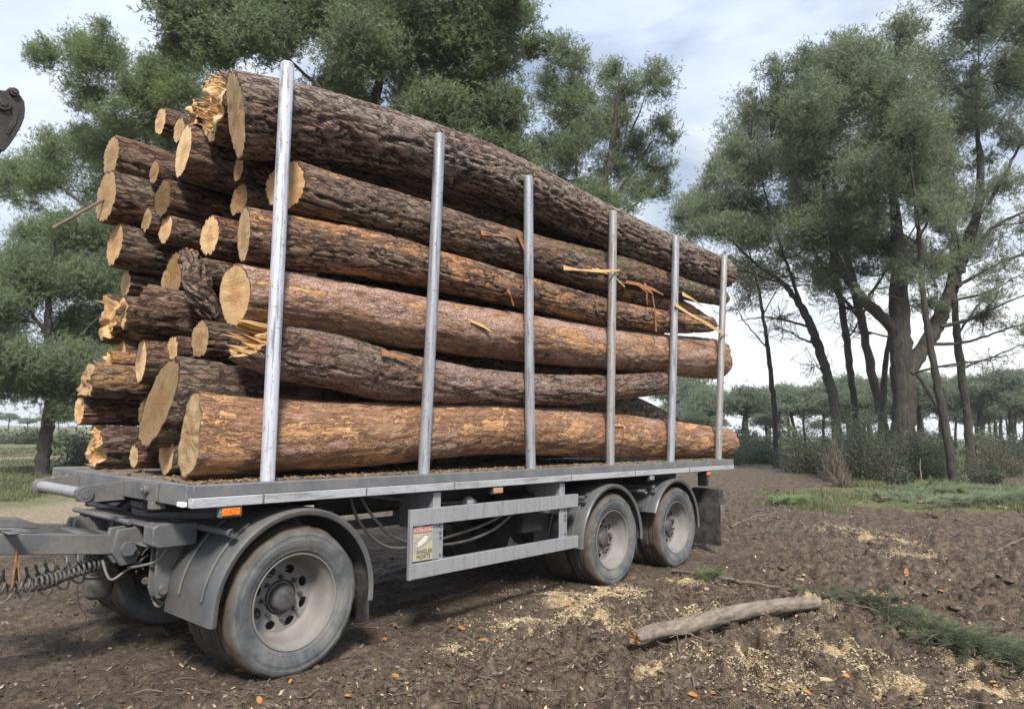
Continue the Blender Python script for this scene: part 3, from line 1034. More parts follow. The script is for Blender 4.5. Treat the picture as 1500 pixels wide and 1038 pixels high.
for yn, yf in ((0.0, 0.64), (2.5, 1.86)):
    s_ = 1 if yn < 1 else -1
    for cx_, a_f, a_r, dr in ((0.93, 172, -8, 0.45), (4.685, 176, -4, 0.22), (6.09, 158, -4, 0.0)):
        y0, y1 = (yn, yf) if s_ > 0 else (yf, yn)
        mudguard(cx_, 0.600 if cx_ < 2 else 0.585, math.radians(a_f), math.radians(a_r), dr, y0, y1, ((0.12, 0.42) if s_ > 0 else (2.1, 2.4)))
    # bracket tubes that carry the mudguards
    for bx, bz in ((0.455, 0.945), (4.20, 0.93), (5.40, 0.93), (5.62, 0.965)):
        mb = MB()
        ya = 0.03 if s_ > 0 else 2.47
        mb.tube([(bx, ya, bz), (bx, ya+s_*0.03, bz), (bx, ya+s_*0.031, bz), (bx, ya+s_*0.85, bz)], [0.028, 0.028, 0.022, 0.022], 14, False)
        mb.tube([(bx, ya+s_*0.02, bz), (bx, ya+s_*0.021, bz)], 0.022, 14)
        tpart(mb, 'mudguard_bracket', M_chassis)

# flap behind the front wheel and at the tail
for ya in (0.05, 1.90):
    mb = MB(); mb.box((1.515, ya, 0.22), (1.53, ya+0.55, 0.55)); tpart(mb, 'mud_flap', M_flap, 0.003)
    mb = MB(); mb.box((7.28, ya-0.05 if ya < 1 else ya, 0.12), (7.295, ya+0.55, 0.66)); tpart(mb, 'mud_flap', M_flap, 0.003)
# tail lamp boxes and underrun bar
mb = MB(); mb.box((7.31, 0.0, 0.52), (7.42, 2.5, 0.64)); tpart(mb, 'underrun_bar', M_chassis, 0.006)
for ya in (0.02, 2.08):
    mb = MB(); mb.box((7.30, ya, 0.66), (7.43, ya+0.40, 0.86))
    tl = tpart(mb, 'tail_lamp', M_flap, 0.006)
    mb = MB(); mb.bar((7.36, ya+0.2, 0.861), (7.36, ya+0.2, 1.12), 0.05, 0.06); tpart(mb, 'lamp_arm', M_flap, 0.004, tl)
    mb = MB(); mb.box((7.431, ya+0.03, 0.69), (7.44, ya+0.37, 0.83)); tpart(mb, 'lens', M_sred, 0.002, tl)
mb = MB(); mb.tube([(7.43, 0.10, 0.80), (7.56, 0.07, 0.79), (7.57, 0.05, 0.76)], 0.013, 8); tpart(mb, 'tail_hook', M_chassis)
mb = MB(); mb.box((7.02, 0.06, 0.98), (7.10, 0.16, 1.11)); mb.box((7.16, 0.10, 0.90), (7.17, 0.26, 1.08)); tpart(mb, 'tail_bracket', M_chassis, 0.003)

# marker lamps
for (lx, on_) in ((0.425, 'orange'), (2.85, 'faded'), (5.50, 'clear'), (6.97, 'orange')):
    for side in (0, 1):
        y = 0.012 if side == 0 else 2.488
        s_ = 1 if side == 0 else -1
        hw = 0.072 if lx < 2.9 else 0.06
        ys = sorted((y, y+s_*0.04))
        mb = MB(); mb.box((lx-hw, ys[0], 1.048), (lx+hw, ys[1], 1.114))
        lamp = tpart(mb, 'marker_lamp', M_chassis if lx < 1 else M_dark, 0.005)
        mb = MB(); yl = sorted((y-s_*0.009, y+s_*0.004)); mb.box((lx-hw+0.014, yl[0], 1.058), (lx+hw-0.014, yl[1], 1.104))
        tpart(mb, 'lens', {'orange': M_orange, 'faded': M_paleamber, 'clear': M_stake}[on_], 0.005, lamp)
mb = MB(); mb.box((0.145, 0.05, 1.122), (0.172, 0.13, 1.150)); fl = tpart(mb, 'position_lamp', M_white, 0.004)

# side guards
for side in (0, 1):
    y0 = 0.0 if side == 0 else 2.475
    s_ = 1 if side == 0 else -1
    yo = 0.0 if side == 0 else 2.5
    mb = MB()
    mb.box((1.876, y0, 0.862), (4.03, y0+0.025, 0.985))
    mb.box((1.876, y0, 0.468), (4.03, y0+0.025, 0.582))
    mb.box((1.850, y0-0.004, 0.466), (1.8755, y0+0.03, 0.988))
    for z0, z1 in ((0.862, 0.985), (0.468, 0.582)):       # folded lips along the bars
        mb.box((1.877, y0+0.0255, z1-0.008), (4.03, y0+0.055, z1-0.002))
    sg = tpart(mb, 'side_guard', M_alu, 0.004)
    for xx in (2.10, 3.76):
        mb = MB()
        mb.box((xx, y0+0.0265, 0.47), (xx+0.12, y0+0.040, 0.975))
        mb.box((xx+0.02, y0+0.0395, 0.80), (xx+0.10, y0+0.45, 1.10))
        gb = tpart(mb, 'guard_bracket', M_alu, 0.003, sg)
        for zz in (0.615, 0.75, 0.79, 0.84):
            mb = MB(); mb.tube([(xx+0.085, y0+0.016, zz), (xx+0.085, y0+0.0264, zz)], 0.012, 6)
            tpart(mb, 'bolt', M_chassis, 0, sg)
    if side == 0:
        # blind-spot warning plate: red header, yellow field, lorry and rider, two lines of lettering
        mb = MB()
        X0, X1, Z0, Z1 = 1.895, 2.098, 0.598, 0.848
        yp = 0.014
        mb.m = 0; mb.box((X0-0.004, yp, Z0-0.004), (X1+0.07, yp+0.006, Z1-0.09))
        mb.m = 5; mb.box((X0, yp-0.002, Z0), (X1-0.005, yp-0.0005, Z1))
        mb.m = 1; mb.box((X0+0.004, yp-0.0035, Z1-0.045), (X1-0.009, yp-0.0022, Z1-0.004))
        def flat(poly, k, dy):
            mb.m = k; mb.prism(poly, yp-dy, yp-dy+0.0012, 'y')
        flat([(X0+0.008, Z0+0.145), (X0+0.008, Z0+0.06), (X1-0.012, Z0+0.15), (X1-0.012, Z0+0.198), (X0+0.11, Z0+0.198)], 3, 0.0036)
        flat([(X0+0.014, Z1-0.055), (X0+0.014, Z1-0.085), (X0+0.075, Z1-0.08), (X0+0.075, Z1-0.05)], 5, 0.005)
        flat([(X0+0.05, Z0+0.10), (X0+0.13, Z0+0.14), (X0+0.155, Z0+0.175), (X0+0.12, Z0+0.185), (X0+0.045, Z0+0.135)], 4, 0.005)
        flat([(X0+0.02, Z0+0.125), (X0+0.045, Z0+0.125), (X0+0.045, Z0+0.10), (X0+0.02, Z0+0.10)], 5, 0.005)
        flat([(X0+0.16, Z0+0.165), (X0+0.178, Z0+0.165), (X0+0.178, Z0+0.188), (X0+0.16, Z0+0.188)], 5, 0.006)
        sp = tpart(mb, 'warning_plate', [M_alu, M_sred, M_sblk, M_sgry, M_spale, M_syel], 0, sg)
        sp['label'] = 'yellow blind spot warning plate with red header'
        def letters(txt, x, z, size, mt):
            cu = bpy.data.curves.new('lettering', 'FONT')
            cu.body = txt; cu.size = size; cu.extrude = 0.0006
            cu.align_x = 'CENTER'; cu.align_y = 'CENTER'
            to = bpy.data.objects.new('lettering_curve', cu); COL.objects.link(to)
            dg = bpy.context.evaluated_depsgraph_get()
            me = bpy.data.meshes.new_from_object(to.evaluated_get(dg))
            bpy.data.objects.remove(to)
            bm = bmesh.new(); bm.from_mesh(me)
            bmesh.ops.transform(bm, matrix=Matrix.Translation((x, yp-0.0062, z)) @ Matrix.Rotation(math.pi/2, 4, 'X'), verts=bm.verts)
            bm.to_mesh(me); bm.free()
            return me, mt
        parts = [letters('ATTENTION', X0+0.098, Z1-0.025, 0.034, 4), letters('ANGLES', X0+0.112, Z0+0.066, 0.044, 2), letters('MORTS', X0+0.105, Z0+0.027, 0.044, 2)]
        bm = bmesh.new(); bm.from_mesh(sp.data)
        for me, k in parts:
            nf = len(bm.faces); bm.from_mesh(me); bm.faces.ensure_lookup_table()
            for f in bm.faces[nf:]: f.material_index = k; f.smooth = False
        bm.to_mesh(sp.data); bm.free()

# chassis below the platform
mb = MB()
for yb in (0.82, 1.68):
    mb.box((1.55, yb-0.06, 1.085), (7.6, yb+0.06, 1.10)); mb.box((1.55, yb-0.008, 0.90), (7.6, yb+0.008, 1.0845)); mb.box((1.55, yb-0.06, 0.885), (7.6, yb+0.06, 0.8995))
    mb.box((0.25, yb-0.05, 1.02), (1.549, yb+0.05, 1.116))
for k in range(12):
    xx = 0.45+k*0.63
    mb.box((xx, 0.08, 1.1005), (xx+0.05, 2.42, 1.198))
tpart(mb, 'chassis_frame', M_dark, 0.003)
mb = MB()
for xx in (5.45,):
    for yb in (0.78, 1.72):
        mb.box((xx-1.3, yb-0.04, 0.52), (xx+1.3, yb+0.04, 0.60))
        mb.prism([(xx-0.16, 0.89), (xx+0.16, 0.89), (xx+0.07, 0.58), (xx-0.07, 0.58)], yb-0.05, yb+0.05)
        for e in (-1.1, 1.1): mb.prism([(xx+e-0.12, 0.89), (xx+e+0.12, 0.89), (xx+e+0.05, 0.50), (xx+e-0.05, 0.50)], yb-0.05, yb+0.05)
tpart(mb, 'bogie', M_dark, 0.004)
mb = MB(); mb.lathe([(0.001, 0), (0.10, 0), (0.135, 0.03), (0.14, 0.06), (0.14, 0.74), (0.135, 0.77), (0.10, 0.80), (0.001, 0.80)], (3.35, 0.95, 0.78), 'y', 24)
tpart(mb, 'air_tank', M_dark)
mb = MB(); mb.box((3.6, 0.35, 0.60), (4.0, 0.75, 0.98)); tpart(mb, 'tool_box', M_dark, 0.015)
for pts in ([(1.55, 0.35, 1.06), (1.60, 0.25, 0.86), (1.95, 0.3, 0.66), (2.6, 0.35, 0.68), (3.2, 0.35, 0.78), (3.75, 0.45, 0.97)],
            [(1.62, 0.32, 1.08), (1.70, 0.22, 0.90), (2.0, 0.28, 0.72), (2.6, 0.32, 0.62), (3.2, 0.34, 0.70), (3.8, 0.45, 0.95)],
            [(1.7, 0.4, 1.08), (2.1, 0.4, 1.02), (2.6, 0.42, 0.96), (3.0, 0.45, 0.95)]):
    mb = MB()
    P = np.array(pts); T = np.linspace(0, len(P)-1, 36)
    mb.tube([catmull(P, t) for t in T], 0.012, 8)
    tpart(mb, 'air_line', M_hose)
mb = MB(); mb.lathe([(0.001, 0), (0.03, 0), (0.045, 0.02), (0.05, 0.06), (0.03, 0.09), (0.015, 0.13)], (2.55, 0.12, 0.99), 'x', 14); tpart(mb, 'coupling', M_alu)

# turntable and drawbar carriage
mb = MB(); mb.lathe([(0.46, 0.0), (0.56, 0.0), (0.56, 0.045), (0.53, 0.048), (0.53, 0.058), (0.57, 0.06), (0.57, 0.10), (0.46, 0.10)], (0.93, 1.25, 0.955), 'z', 56, closed=True)
tpart(mb, 'turntable', M_chassis)
mb = MB()
# front cross beam: I-section with end plates, top flange and the box on its near side
mb.box((0.20, 0.62, 0.945), (0.42, 1.90, 0.960)); mb.box((0.30, 0.62, 0.835), (0.315, 1.90, 0.9445)); mb.box((0.20, 0.62, 0.820), (0.42, 1.90, 0.8345))
for yy in (0.62, 0.88, 1.25, 1.60, 1.885): mb.box((0.21, yy, 0.8348), (0.41, yy+0.014, 0.9442))
mb.tube([(0.19, 0.9, 0.955), (0.19, 1.95, 0.955)], 0.018, 10)
for yb in (0.70, 1.72): mb.box((0.42, yb, 0.825), (1.6, yb+0.09, 0.95))
mb.box((1.5, 0.62, 0.83), (1.6, 1.9, 0.955))
tpart(mb, 'carriage_frame', M_chassis, 0.003)
mb = MB(); mb.prism([(0.16, 0.965), (0.16, 0.855), (0.20, 0.835), (0.44, 0.835), (0.44, 0.975), (0.20, 0.985)], 0.46, 0.605, 'y'); tpart(mb, 'bracket_box', M_chassis, 0.008)
for yy in (0.86, 1.64):
    mb = MB()
    mb.prism([(0.10, 0.92), (0.24, 0.93), (0.27, 0.80), (0.22, 0.70), (0.13, 0.69), (0.07, 0.78)], yy-0.02, yy+0.02, 'y')
    mb.prism([(0.10, 0.92), (0.24, 0.93), (0.27, 0.80), (0.22, 0.70), (0.13, 0.69), (0.07, 0.78)], yy+0.11, yy+0.15, 'y')
    mb.tube([(0.155, yy-0.05, 0.80), (0.155, yy+0.18, 0.80)], 0.033, 12); mb.tube([(0.155, yy-0.066, 0.80), (0.155, yy-0.051, 0.80)], 0.052, 6)
    tpart(mb, 'hinge', M_chassis, 0.003)
# spring hangers and leaf springs
for yy in (0.66, 1.80):
    mb = MB()
    mb.prism([(0.26, 0.83), (0.46, 0.83), (0.40, 0.60), (0.35, 0.50), (0.27, 0.50), (0.25, 0.56)], yy-0.05, yy-0.03, 'y')
    mb.prism([(0.26, 0.83), (0.46, 0.83), (0.40, 0.60), (0.35, 0.50), (0.27, 0.50), (0.25, 0.56)], yy+0.03, yy+0.05, 'y')
    mb.tube([(0.305, yy-0.075, 0.55), (0.305, yy+0.075, 0.55)], 0.030, 12)
    tpart(mb, 'spring_hanger', M_chassis, 0.003)
    mb = MB()
    for k in range(4):
        Ls = 0.62-0.12*k
        pts = [(0.93+Ls*u, yy, 0.585+0.10*(1-u*u*1.0)-0.10-0.014*k+0.0*u) for u in np.linspace(-1, 1, 13)]
        for q in range(12): mb.bar(pts[q], pts[q+1], 0.065, 0.012)
    tpart(mb, 'leaf_spring', M_dark)
mb = MB(); mb.bar((0.5, 0.95, 0.84), (0.33, 0.62, 0.55), 0.05, 0.03); mb.bar((0.5, 1.6, 0.84), (0.33, 1.88, 0.55), 0.05, 0.03); tpart(mb, 'stay', M_chassis, 0.003)
# brake chambers (rounded grey cans)
for yy, xx in ((1.45, 0.22), (2.02, 0.45)):
    mb = MB()
    mb.lathe([(0.001, -0.17), (0.055, -0.165), (0.085, -0.14), (0.098, -0.08), (0.10, -0.01), (0.118, 0.0), (0.118, 0.025), (0.10, 0.04), (0.095, 0.09), (0.07, 0.135), (0.03, 0.15), (0.001, 0.15)], (xx, yy, 0.54), 'z', 26)
    tpart(mb, 'brake_chamber', M_chassis)
# drawbar: a welded frame that rises towards the tractor
dbp = lambda x, y: (x, y, 0.795-0.115*(x-0.26))
mb = MB()
for ya, yb, yc in ((1.00, 1.00, 1.20), (1.74, 1.66, 1.30)):
    mb.bar(dbp(0.24, ya), dbp(-0.55, yb), 0.075, 0.125); mb.bar(dbp(-0.551, yb), dbp(-2.3, yc), 0.075, 0.1245)
for xx in (0.06, -0.34, -0.55): mb.bar(dbp(xx, 1.04), dbp(xx, 1.63), 0.11, 0.10)
mb.bar((-0.50, 0.94, 0.952), (-0.44, 0.94, 0.948), 0.19, 0.012)
db = tpart(mb, 'drawbar', M_chassis, 0.006)
mb = MB(); mb.lathe([(0.045, -0.03), (0.095, -0.03), (0.095, 0.03), (0.045, 0.03)], (-2.42, 1.25, 1.10), 'z', 28, closed=True); mb.bar((-2.325, 1.25, 1.10), (-2.25, 1.25, 1.085), 0.09, 0.06)
tpart(mb, 'tow_eye', M_chassis, 0, db)
mb = MB()
mb.prism([(-0.62, 1.005), (-0.60, 1.04), (-0.40, 1.02), (-0.30, 0.975), (-0.32, 0.955), (-0.55, 0.985)], 0.98, 1.10, 'y'); tpart(mb, 'drawbar_cover', M_chassis, 0.004, db)


# coiled air hoses hanging under the drawbar
def coil(P, turns, R0, r, mt, phase, sag=0.0):
    P = np.array(P, float)
    n = turns*18
    pts = []
    for k in range(n+1):
        t = k/n*(len(P)-1)
        c_ = catmull(P, t); d = catmull(P, min(t+0.02, len(P)-1))-catmull(P, max(t-0.02, 0)); d /= np.linalg.norm(d)
        s_ = np.cross(d, (0, 0, 1)); s_ /= np.linalg.norm(s_); u_ = np.cross(s_, d)
        a = 2*math.pi*turns*k/n+phase
        RR = R0*(1+0.18*math.sin(k*0.031+phase))
        pts.append(c_+RR*(s_*math.cos(a)+u_*(math.sin(a))) + np.array([0, 0, -sag*abs(math.sin(a/2.0))]))
    mb = MB(); mb.tube(pts, r, 7)
    o = tpart(mb, 'coiled_hose', mt)
    return o


coil([(0.10, 1.05, 0.70), (-0.12, 1.02, 0.645), (-0.36, 1.0, 0.615), (-0.8, 1.05, 0.66), (-1.6, 1.15, 0.95)], 34, 0.034, 0.0085, M_rubber, 0.3)
coil([(0.16, 1.22, 0.70), (-0.05, 1.20, 0.60), (-0.35, 1.18, 0.545), (-0.8, 1.2, 0.62), (-1.6, 1.3, 0.95)], 12, 0.066, 0.0075, M_hose, 1.2)
coil([(0.2, 1.38, 0.72), (-0.10, 1.32, 0.66), (-0.40, 1.30, 0.62), (-0.9, 1.3, 0.70), (-1.6, 1.33, 0.95)], 20, 0.045, 0.008, M_chassis, 2.0)
for pts in ([(0.06, 0.96, 0.72), (0.10, 0.92, 0.60), (0.18, 0.9, 0.64), (0.30, 0.85, 0.74)], [(0.32, 0.80, 0.72), (0.30, 0.75, 0.50), (0.34, 0.72, 0.42), (0.42, 0.75, 0.50), (0.44, 0.8, 0.62)],
            [(0.35, 0.82, 0.72), (0.34, 0.77, 0.48), (0.38, 0.74, 0.44), (0.46, 0.77, 0.52), (0.47, 0.82, 0.64)],
            [(0.03, 1.3, 0.62), (0.05, 1.29, 0.40), (0.10, 1.29, 0.30), (0.09, 1.29, 0.18)],
            [(0.30, 0.55, 0.84), (0.26, 0.6, 0.74), (0.20, 0.8, 0.68), (0.22, 0.95, 0.66)]):
    mb = MB(); P = np.array(pts)
    mb.tube([catmull(P, t) for t in np.linspace(0, len(P)-1, 22)], 0.0085 if pts[0][1] < 1.2 else 0.003, 7)
    tpart(mb, 'air_line', M_hose)
mb = MB(); mb.bar((-0.42, 0.955, 0.86), (-0.43, 0.955, 0.62), 0.008, 0.008); mb.bar((-0.42, 0.965, 0.86), (-0.39, 0.965, 0.64), 0.006, 0.006); tpart(mb, 'strap', M_strip_bark)

# ------------------------------------------------------------------ logs
def mesh_log(name, pts, seed, rough=1.0, lob=0.05, skew0=0.0, skewz0=0.0, jag0=0.0, jag1=0.02, skew1=0.0, nseg=56, dx=0.03):
    """pts: (x,y,z,r) along the log; returns (object, front cut mesh, rear cut mesh)"""
    P = np.array(pts, float)
    L = np.linalg.norm(P[-1, :3]-P[0, :3])
    n = max(12, int(L/dx))
    T = np.linspace(0, len(P)-1, n)
    Q = np.array([catmull(P, t) for t in T])
    d = np.gradient(Q[:, :3], axis=0); d /= np.linalg.norm(d, axis=1)[:, None]
    side = np.cross(d, (0, 0, 1.0)); side /= np.linalg.norm(side, axis=1)[:, None]
    up = np.cross(side, d)
    th = np.linspace(0, 2*math.pi, nseg, endpoint=False)
    s_ = np.concatenate([[0], np.cumsum(np.linalg.norm(np.diff(Q[:, :3], axis=0), axis=1))])
    Sg, Tg = np.meshgrid(s_, th, indexing='ij')
    r = Q[:, 3][:, None]
    cy_, sz_ = np.cos(Tg), np.sin(Tg)
    arc = r/0.22
    o1 = seed*7.31
    lobe = lob*fbm(Sg*0.35+o1, cy_*0.9, sz_*0.9, 2, 11)*1.2 + 0.02*fbm(Sg*1.3+o1, cy_*2, sz_*2, 2, 12)
    wx = Sg*6+0.8*vnoise(Sg*5+o1, cy_*3, sz_*3, 15)
    ridge = 1-np.abs(fbm(wx*0.55+o1, cy_*5.5*arc, sz_*5.5*arc, 3, 13))*2.1
    ridge = np.clip(ridge, -1, 1)
    fis = np.clip(1-np.maximum(ridge, 0)**1.5*1.25, 0, 1)
    disp = rough*(0.019*(fis-0.6) + 0.003*fbm(Sg*9+o1, cy_*9, sz_*9, 3, 14))
    R = r*(1+lobe) + disp
    V = Q[:, None, :3] + R[..., None]*(side[:, None, :]*cy_[..., None] + up[:, None, :]*sz_[..., None])
    # shear the ends (saw cuts are rarely square)
    for (kx, kz, jg, idx, sg) in ((skew0, skewz0, jag0, 0, 1), (skew1, 0.0, jag1, -1, -1)):
        c_ = Q[idx, :3]
        dist = (Sg if idx == 0 else s_[-1]-Sg)
        w_ = np.clip(1-dist/(4.0*Q[idx, 3]), 0, 1)
        yy = (V-c_) @ side[idx]; zz = (V-c_) @ up[idx]
        sh = -kx*yy + kz*zz
        if jg: sh = sh + sg*jg*fbm(cy_*2.2+o1, sz_*2.2, 3.3+0*Sg, 3, 17)
        V = V + (w_*sh)[..., None]*d[idx]
    org = Q[0, :3]
    Vl = (V-org).reshape(-1, 3)
    i = np.arange(n-1)[:, None]*nseg; j = np.arange(nseg)[None, :]; j2 = (j+1) % nseg
    F_ = np.stack([i+j, i+j2, i+nseg+j2, i+nseg+j], -1).reshape(-1, 4)
    me = np_mesh(name, Vl, F_)
    fattr(me, 'fis', fis.ravel())
    cap_c, cap_s = np.concatenate([[0], np.tile(np.cos(th), 9)]), np.concatenate([[0], np.tile(np.sin(th), 9)])
    caps = []
    for idx, jg in ((0, jag0), (-1, jag1)):
        ring = V[idx]-org
        c_ = ring.mean(0)
        nr = 9
        vs = [c_[None]]; rad = [np.zeros(1)]
        for k in range(1, nr+1):
            f = k/nr
            rg = c_+(ring-c_)*f
            if k < nr:
                dn = -d[0] if idx == 0 else d[-1]
                am = 0.004 + 0.6*jg
                rg = rg + dn*(am*fbm(rg[:, 1]*9+o1, rg[:, 2]*22, 0.3, 3, 19))[:, None]
            vs.append(rg); rad.append(np.full(nseg, f))
        vs = np.concatenate(vs); rad = np.concatenate(rad)
        T_ = np.stack([np.zeros(nseg, int), 1+np.arange(nseg), 1+(np.arange(nseg)+1) % nseg], -1)
        Qd = []
        for k in range(nr-1):
            a = 1+k*nseg
            Qd.append(np.stack([a+np.arange(nseg), a+nseg+np.arange(nseg), a+nseg+(np.arange(nseg)+1) % nseg, a+(np.arange(nseg)+1) % nseg], -1))
        cm_ = np_mesh('cut_end', vs-c_, np.concatenate(Qd), T_, smooth=True)
        fattr(cm_, 'rad', rad); fattr(cm_, 'ca', cap_c); fattr(cm_, 'sa', cap_s)
        caps.append((cm_, c_, d[idx]))
    return me, caps, org


LOGG = 'logs stacked on the trailer'


def add_log(label, pts, seed, peel=0.30, flake=0.30, tone=0.5, ctone=0.6, moss=0.2, bare=0.25, warm=None, splint=0, slen=0.7, **kw):
    me, caps, org = mesh_log('pine_log', pts, seed, **kw)
    o = link('pine_log', me, M_bark, None, org)
    tag(o, label, 'log', LOGG)
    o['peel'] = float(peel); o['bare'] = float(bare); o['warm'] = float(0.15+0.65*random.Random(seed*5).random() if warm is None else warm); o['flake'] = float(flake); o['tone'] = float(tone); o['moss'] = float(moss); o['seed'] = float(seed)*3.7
    for k, (cm_, c_, d_) in enumerate(caps):
        e = link('cut_end', cm_, M_cut, o, c_)
        e['tone'] = float(ctone)
    if splint:
        r_ = random.Random(seed*13+1)
        mb = MB()
        c_, d_ = caps[0][1], -caps[0][2]
        R0 = pts[0][3]
        n = splint
        for k in range(n):
            a = r_.uniform(0, 2*math.pi); rr = R0*math.sqrt(r_.uniform(0.0, 0.8))
            p = np.array([c_[0]+0.05, c_[1]+rr*math.cos(a), c_[2]+rr*math.sin(a)])
            L = slen*r_.uniform(0.06, 0.19)*(R0/0.16)
            q = p+d_*L+np.array([0, r_.uniform(-.02, .02), r_.uniform(-.025, .025)])
            w = r_.uniform(0.006, 0.016) if splint > 40 else r_.uniform(0.010, 0.028)
            mid = p+(q-p)*0.55+np.array([0, r_.uniform(-.01, .01), r_.uniform(-.01, .01)])
            mb.tube([p, mid, q], [w, w*0.75, 0.0015], 5)
        mb.build('splinters', M_splint, o, 0, 20)
    return o


def side_log(label, P, seed, yplane=None, **kw):
    """P: (px, py, r_px) along the near face of the load; the log touches the stakes unless yplane is given"""
    out = []
    for (px, py, rp) in P:
        y = 0.36 if yplane is None else yplane
        for _ in range(3):
            q = on(px, py, 1, y); r = rp*depth_of(q)/F
            if yplane is None: y = 0.165+r
        out.append((q[0], q[1], q[2], r))
    if yplane is None: kw.setdefault('nseg', 100); kw.setdefault('dx', 0.017)
    return add_log(label, out, seed, **kw)


def end_log(label, px, py, rp, y, L, seed, dz=0.0, dy=0.0, taper=0.78, bow=0.0, **kw):
    q = on(px, py, 1, y); r = rp*depth_of(q)/F
    if dz == 0.0: dz = 0.02*math.sin(seed*1.7)
    pts = [(q[0]+L*t, q[1]+dy*t+bow*math.sin(math.pi*t), q[2]+dz*t+0.4*bow*math.sin(2.2*math.pi*t), r*(1-(1-taper)*t)*(1.0+0.05*math.exp(-t*18))) for t in (0, .2, .4, .6, .8, 1)]
    return add_log(label, pts, seed, **kw)


# --- logs along the near face, lowest first
side_log('thick orange barked log lying lowest along the near stakes', [(278, 637, 66), (330, 640, 61), (420, 637, 54), (500, 637, 50), (600, 633, 44), (700, 628, 38), (800, 631, 34), (900, 637, 31), (980, 643, 26), (1064, 649, 20)], 1,
         peel=0.50, flake=0.47, bare=0.66, warm=0.50, tone=0.64, ctone=0.50, skew0=0.18, jag0=0.012, rough=0.55)
side_log('dark log with a torn splintered tip, resting just above the lowest orange log', [(372, 500, 34), (430, 517, 41), (500, 531, 39), (550, 545, 37), (620, 556, 32), (700, 565, 26), (780, 570, 23), (850, 570, 21), (910, 566, 18), (978, 560, 16)], 2,
         peel=0.43, flake=0.54, bare=0.42, warm=0.2, tone=0.5, ctone=0.6, skew0=0.1, skewz0=0.75, jag0=0.08, splint=30, slen=1.35, rough=0.8)
side_log('straight log with a wide clean pale sawn face behind the foremost stake', [(343, 430, 46), (400, 436, 44), (470, 447, 42), (550, 460, 41), (640, 475, 38), (740, 490, 35), (850, 505, 32), (950, 518, 30), (1047, 527, 29)], 3,
         peel=0.48, flake=0.54, bare=0.62, warm=0.45, tone=0.64, ctone=0.85, skew0=0.0, jag1=0.06, rough=0.5)
side_log('log with a long peeled orange stripe, above the one with wide pale face', [(357, 344, 39), (430, 357, 38), (520, 369, 35), (600, 386, 31), (680, 407, 27), (760, 426, 24), (850, 448, 21), (920, 462, 18), (990, 472, 15), (1040, 475, 11)], 4,
         peel=0.495, flake=0.40, bare=0.40, tone=0.55, ctone=0.7, skew0=0.30, rough=0.8)
side_log('brown log whose broad pale end is crossed by the white stake', [(418, 271, 38), (480, 290, 37), (540, 306, 35), (600, 322, 33), (660, 340, 32), (740, 362, 29), (800, 380, 26), (860, 398, 23), (905, 409, 16)], 5,
         peel=0.43, flake=0.36, bare=0.45, warm=0.25, tone=0.48, ctone=0.85, skew0=-0.25, rough=0.9)
side_log('long thick rough barked log lying on top of the load', [(345, 168, 62), (400, 175, 57), (450, 183, 53), (520, 197, 48), (600, 217, 44), (700, 248, 39), (780, 280, 35), (860, 322, 33), (930, 354, 30), (1000, 381, 26), (1057, 402, 23)], 6,
         peel=0.36, flake=0.38, tone=0.70, warm=0.0, ctone=0.7, skew0=0.30, rough=1.5, lob=0.04)
side_log('mossy thin log ending against the rearmost stake', [(700, 338, 18), (780, 362, 18), (850, 382, 20), (920, 400, 20), (990, 420, 16), (1058, 437, 11)], 7, yplane=0.42,
         peel=0.32, flake=0.3, tone=0.5, ctone=0.6, moss=0.62, rough=0.7)
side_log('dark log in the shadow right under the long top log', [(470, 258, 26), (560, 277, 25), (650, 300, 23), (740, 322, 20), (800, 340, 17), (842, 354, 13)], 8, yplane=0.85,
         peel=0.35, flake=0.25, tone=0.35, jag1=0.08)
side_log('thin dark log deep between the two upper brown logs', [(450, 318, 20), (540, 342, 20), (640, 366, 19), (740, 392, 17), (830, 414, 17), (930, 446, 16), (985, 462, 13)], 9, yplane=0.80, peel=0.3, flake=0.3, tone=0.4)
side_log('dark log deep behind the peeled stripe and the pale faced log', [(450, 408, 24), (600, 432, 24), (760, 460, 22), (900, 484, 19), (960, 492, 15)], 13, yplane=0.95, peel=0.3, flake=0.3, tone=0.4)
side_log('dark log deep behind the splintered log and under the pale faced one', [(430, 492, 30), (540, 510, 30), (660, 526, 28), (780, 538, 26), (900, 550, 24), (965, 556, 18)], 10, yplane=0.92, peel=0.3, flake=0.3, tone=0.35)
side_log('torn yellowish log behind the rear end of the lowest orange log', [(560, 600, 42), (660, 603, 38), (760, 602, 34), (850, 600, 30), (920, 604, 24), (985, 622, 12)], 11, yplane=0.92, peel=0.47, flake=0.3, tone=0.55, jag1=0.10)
side_log('short broken log with a split yellow tip pointing past the rearmost stake', [(900, 425, 15), (950, 437, 16), (990, 452, 15), (1025, 468, 11), (1046, 478, 6)], 12, yplane=0.62, peel=0.55, flake=0.3, tone=0.6, jag1=0.05)

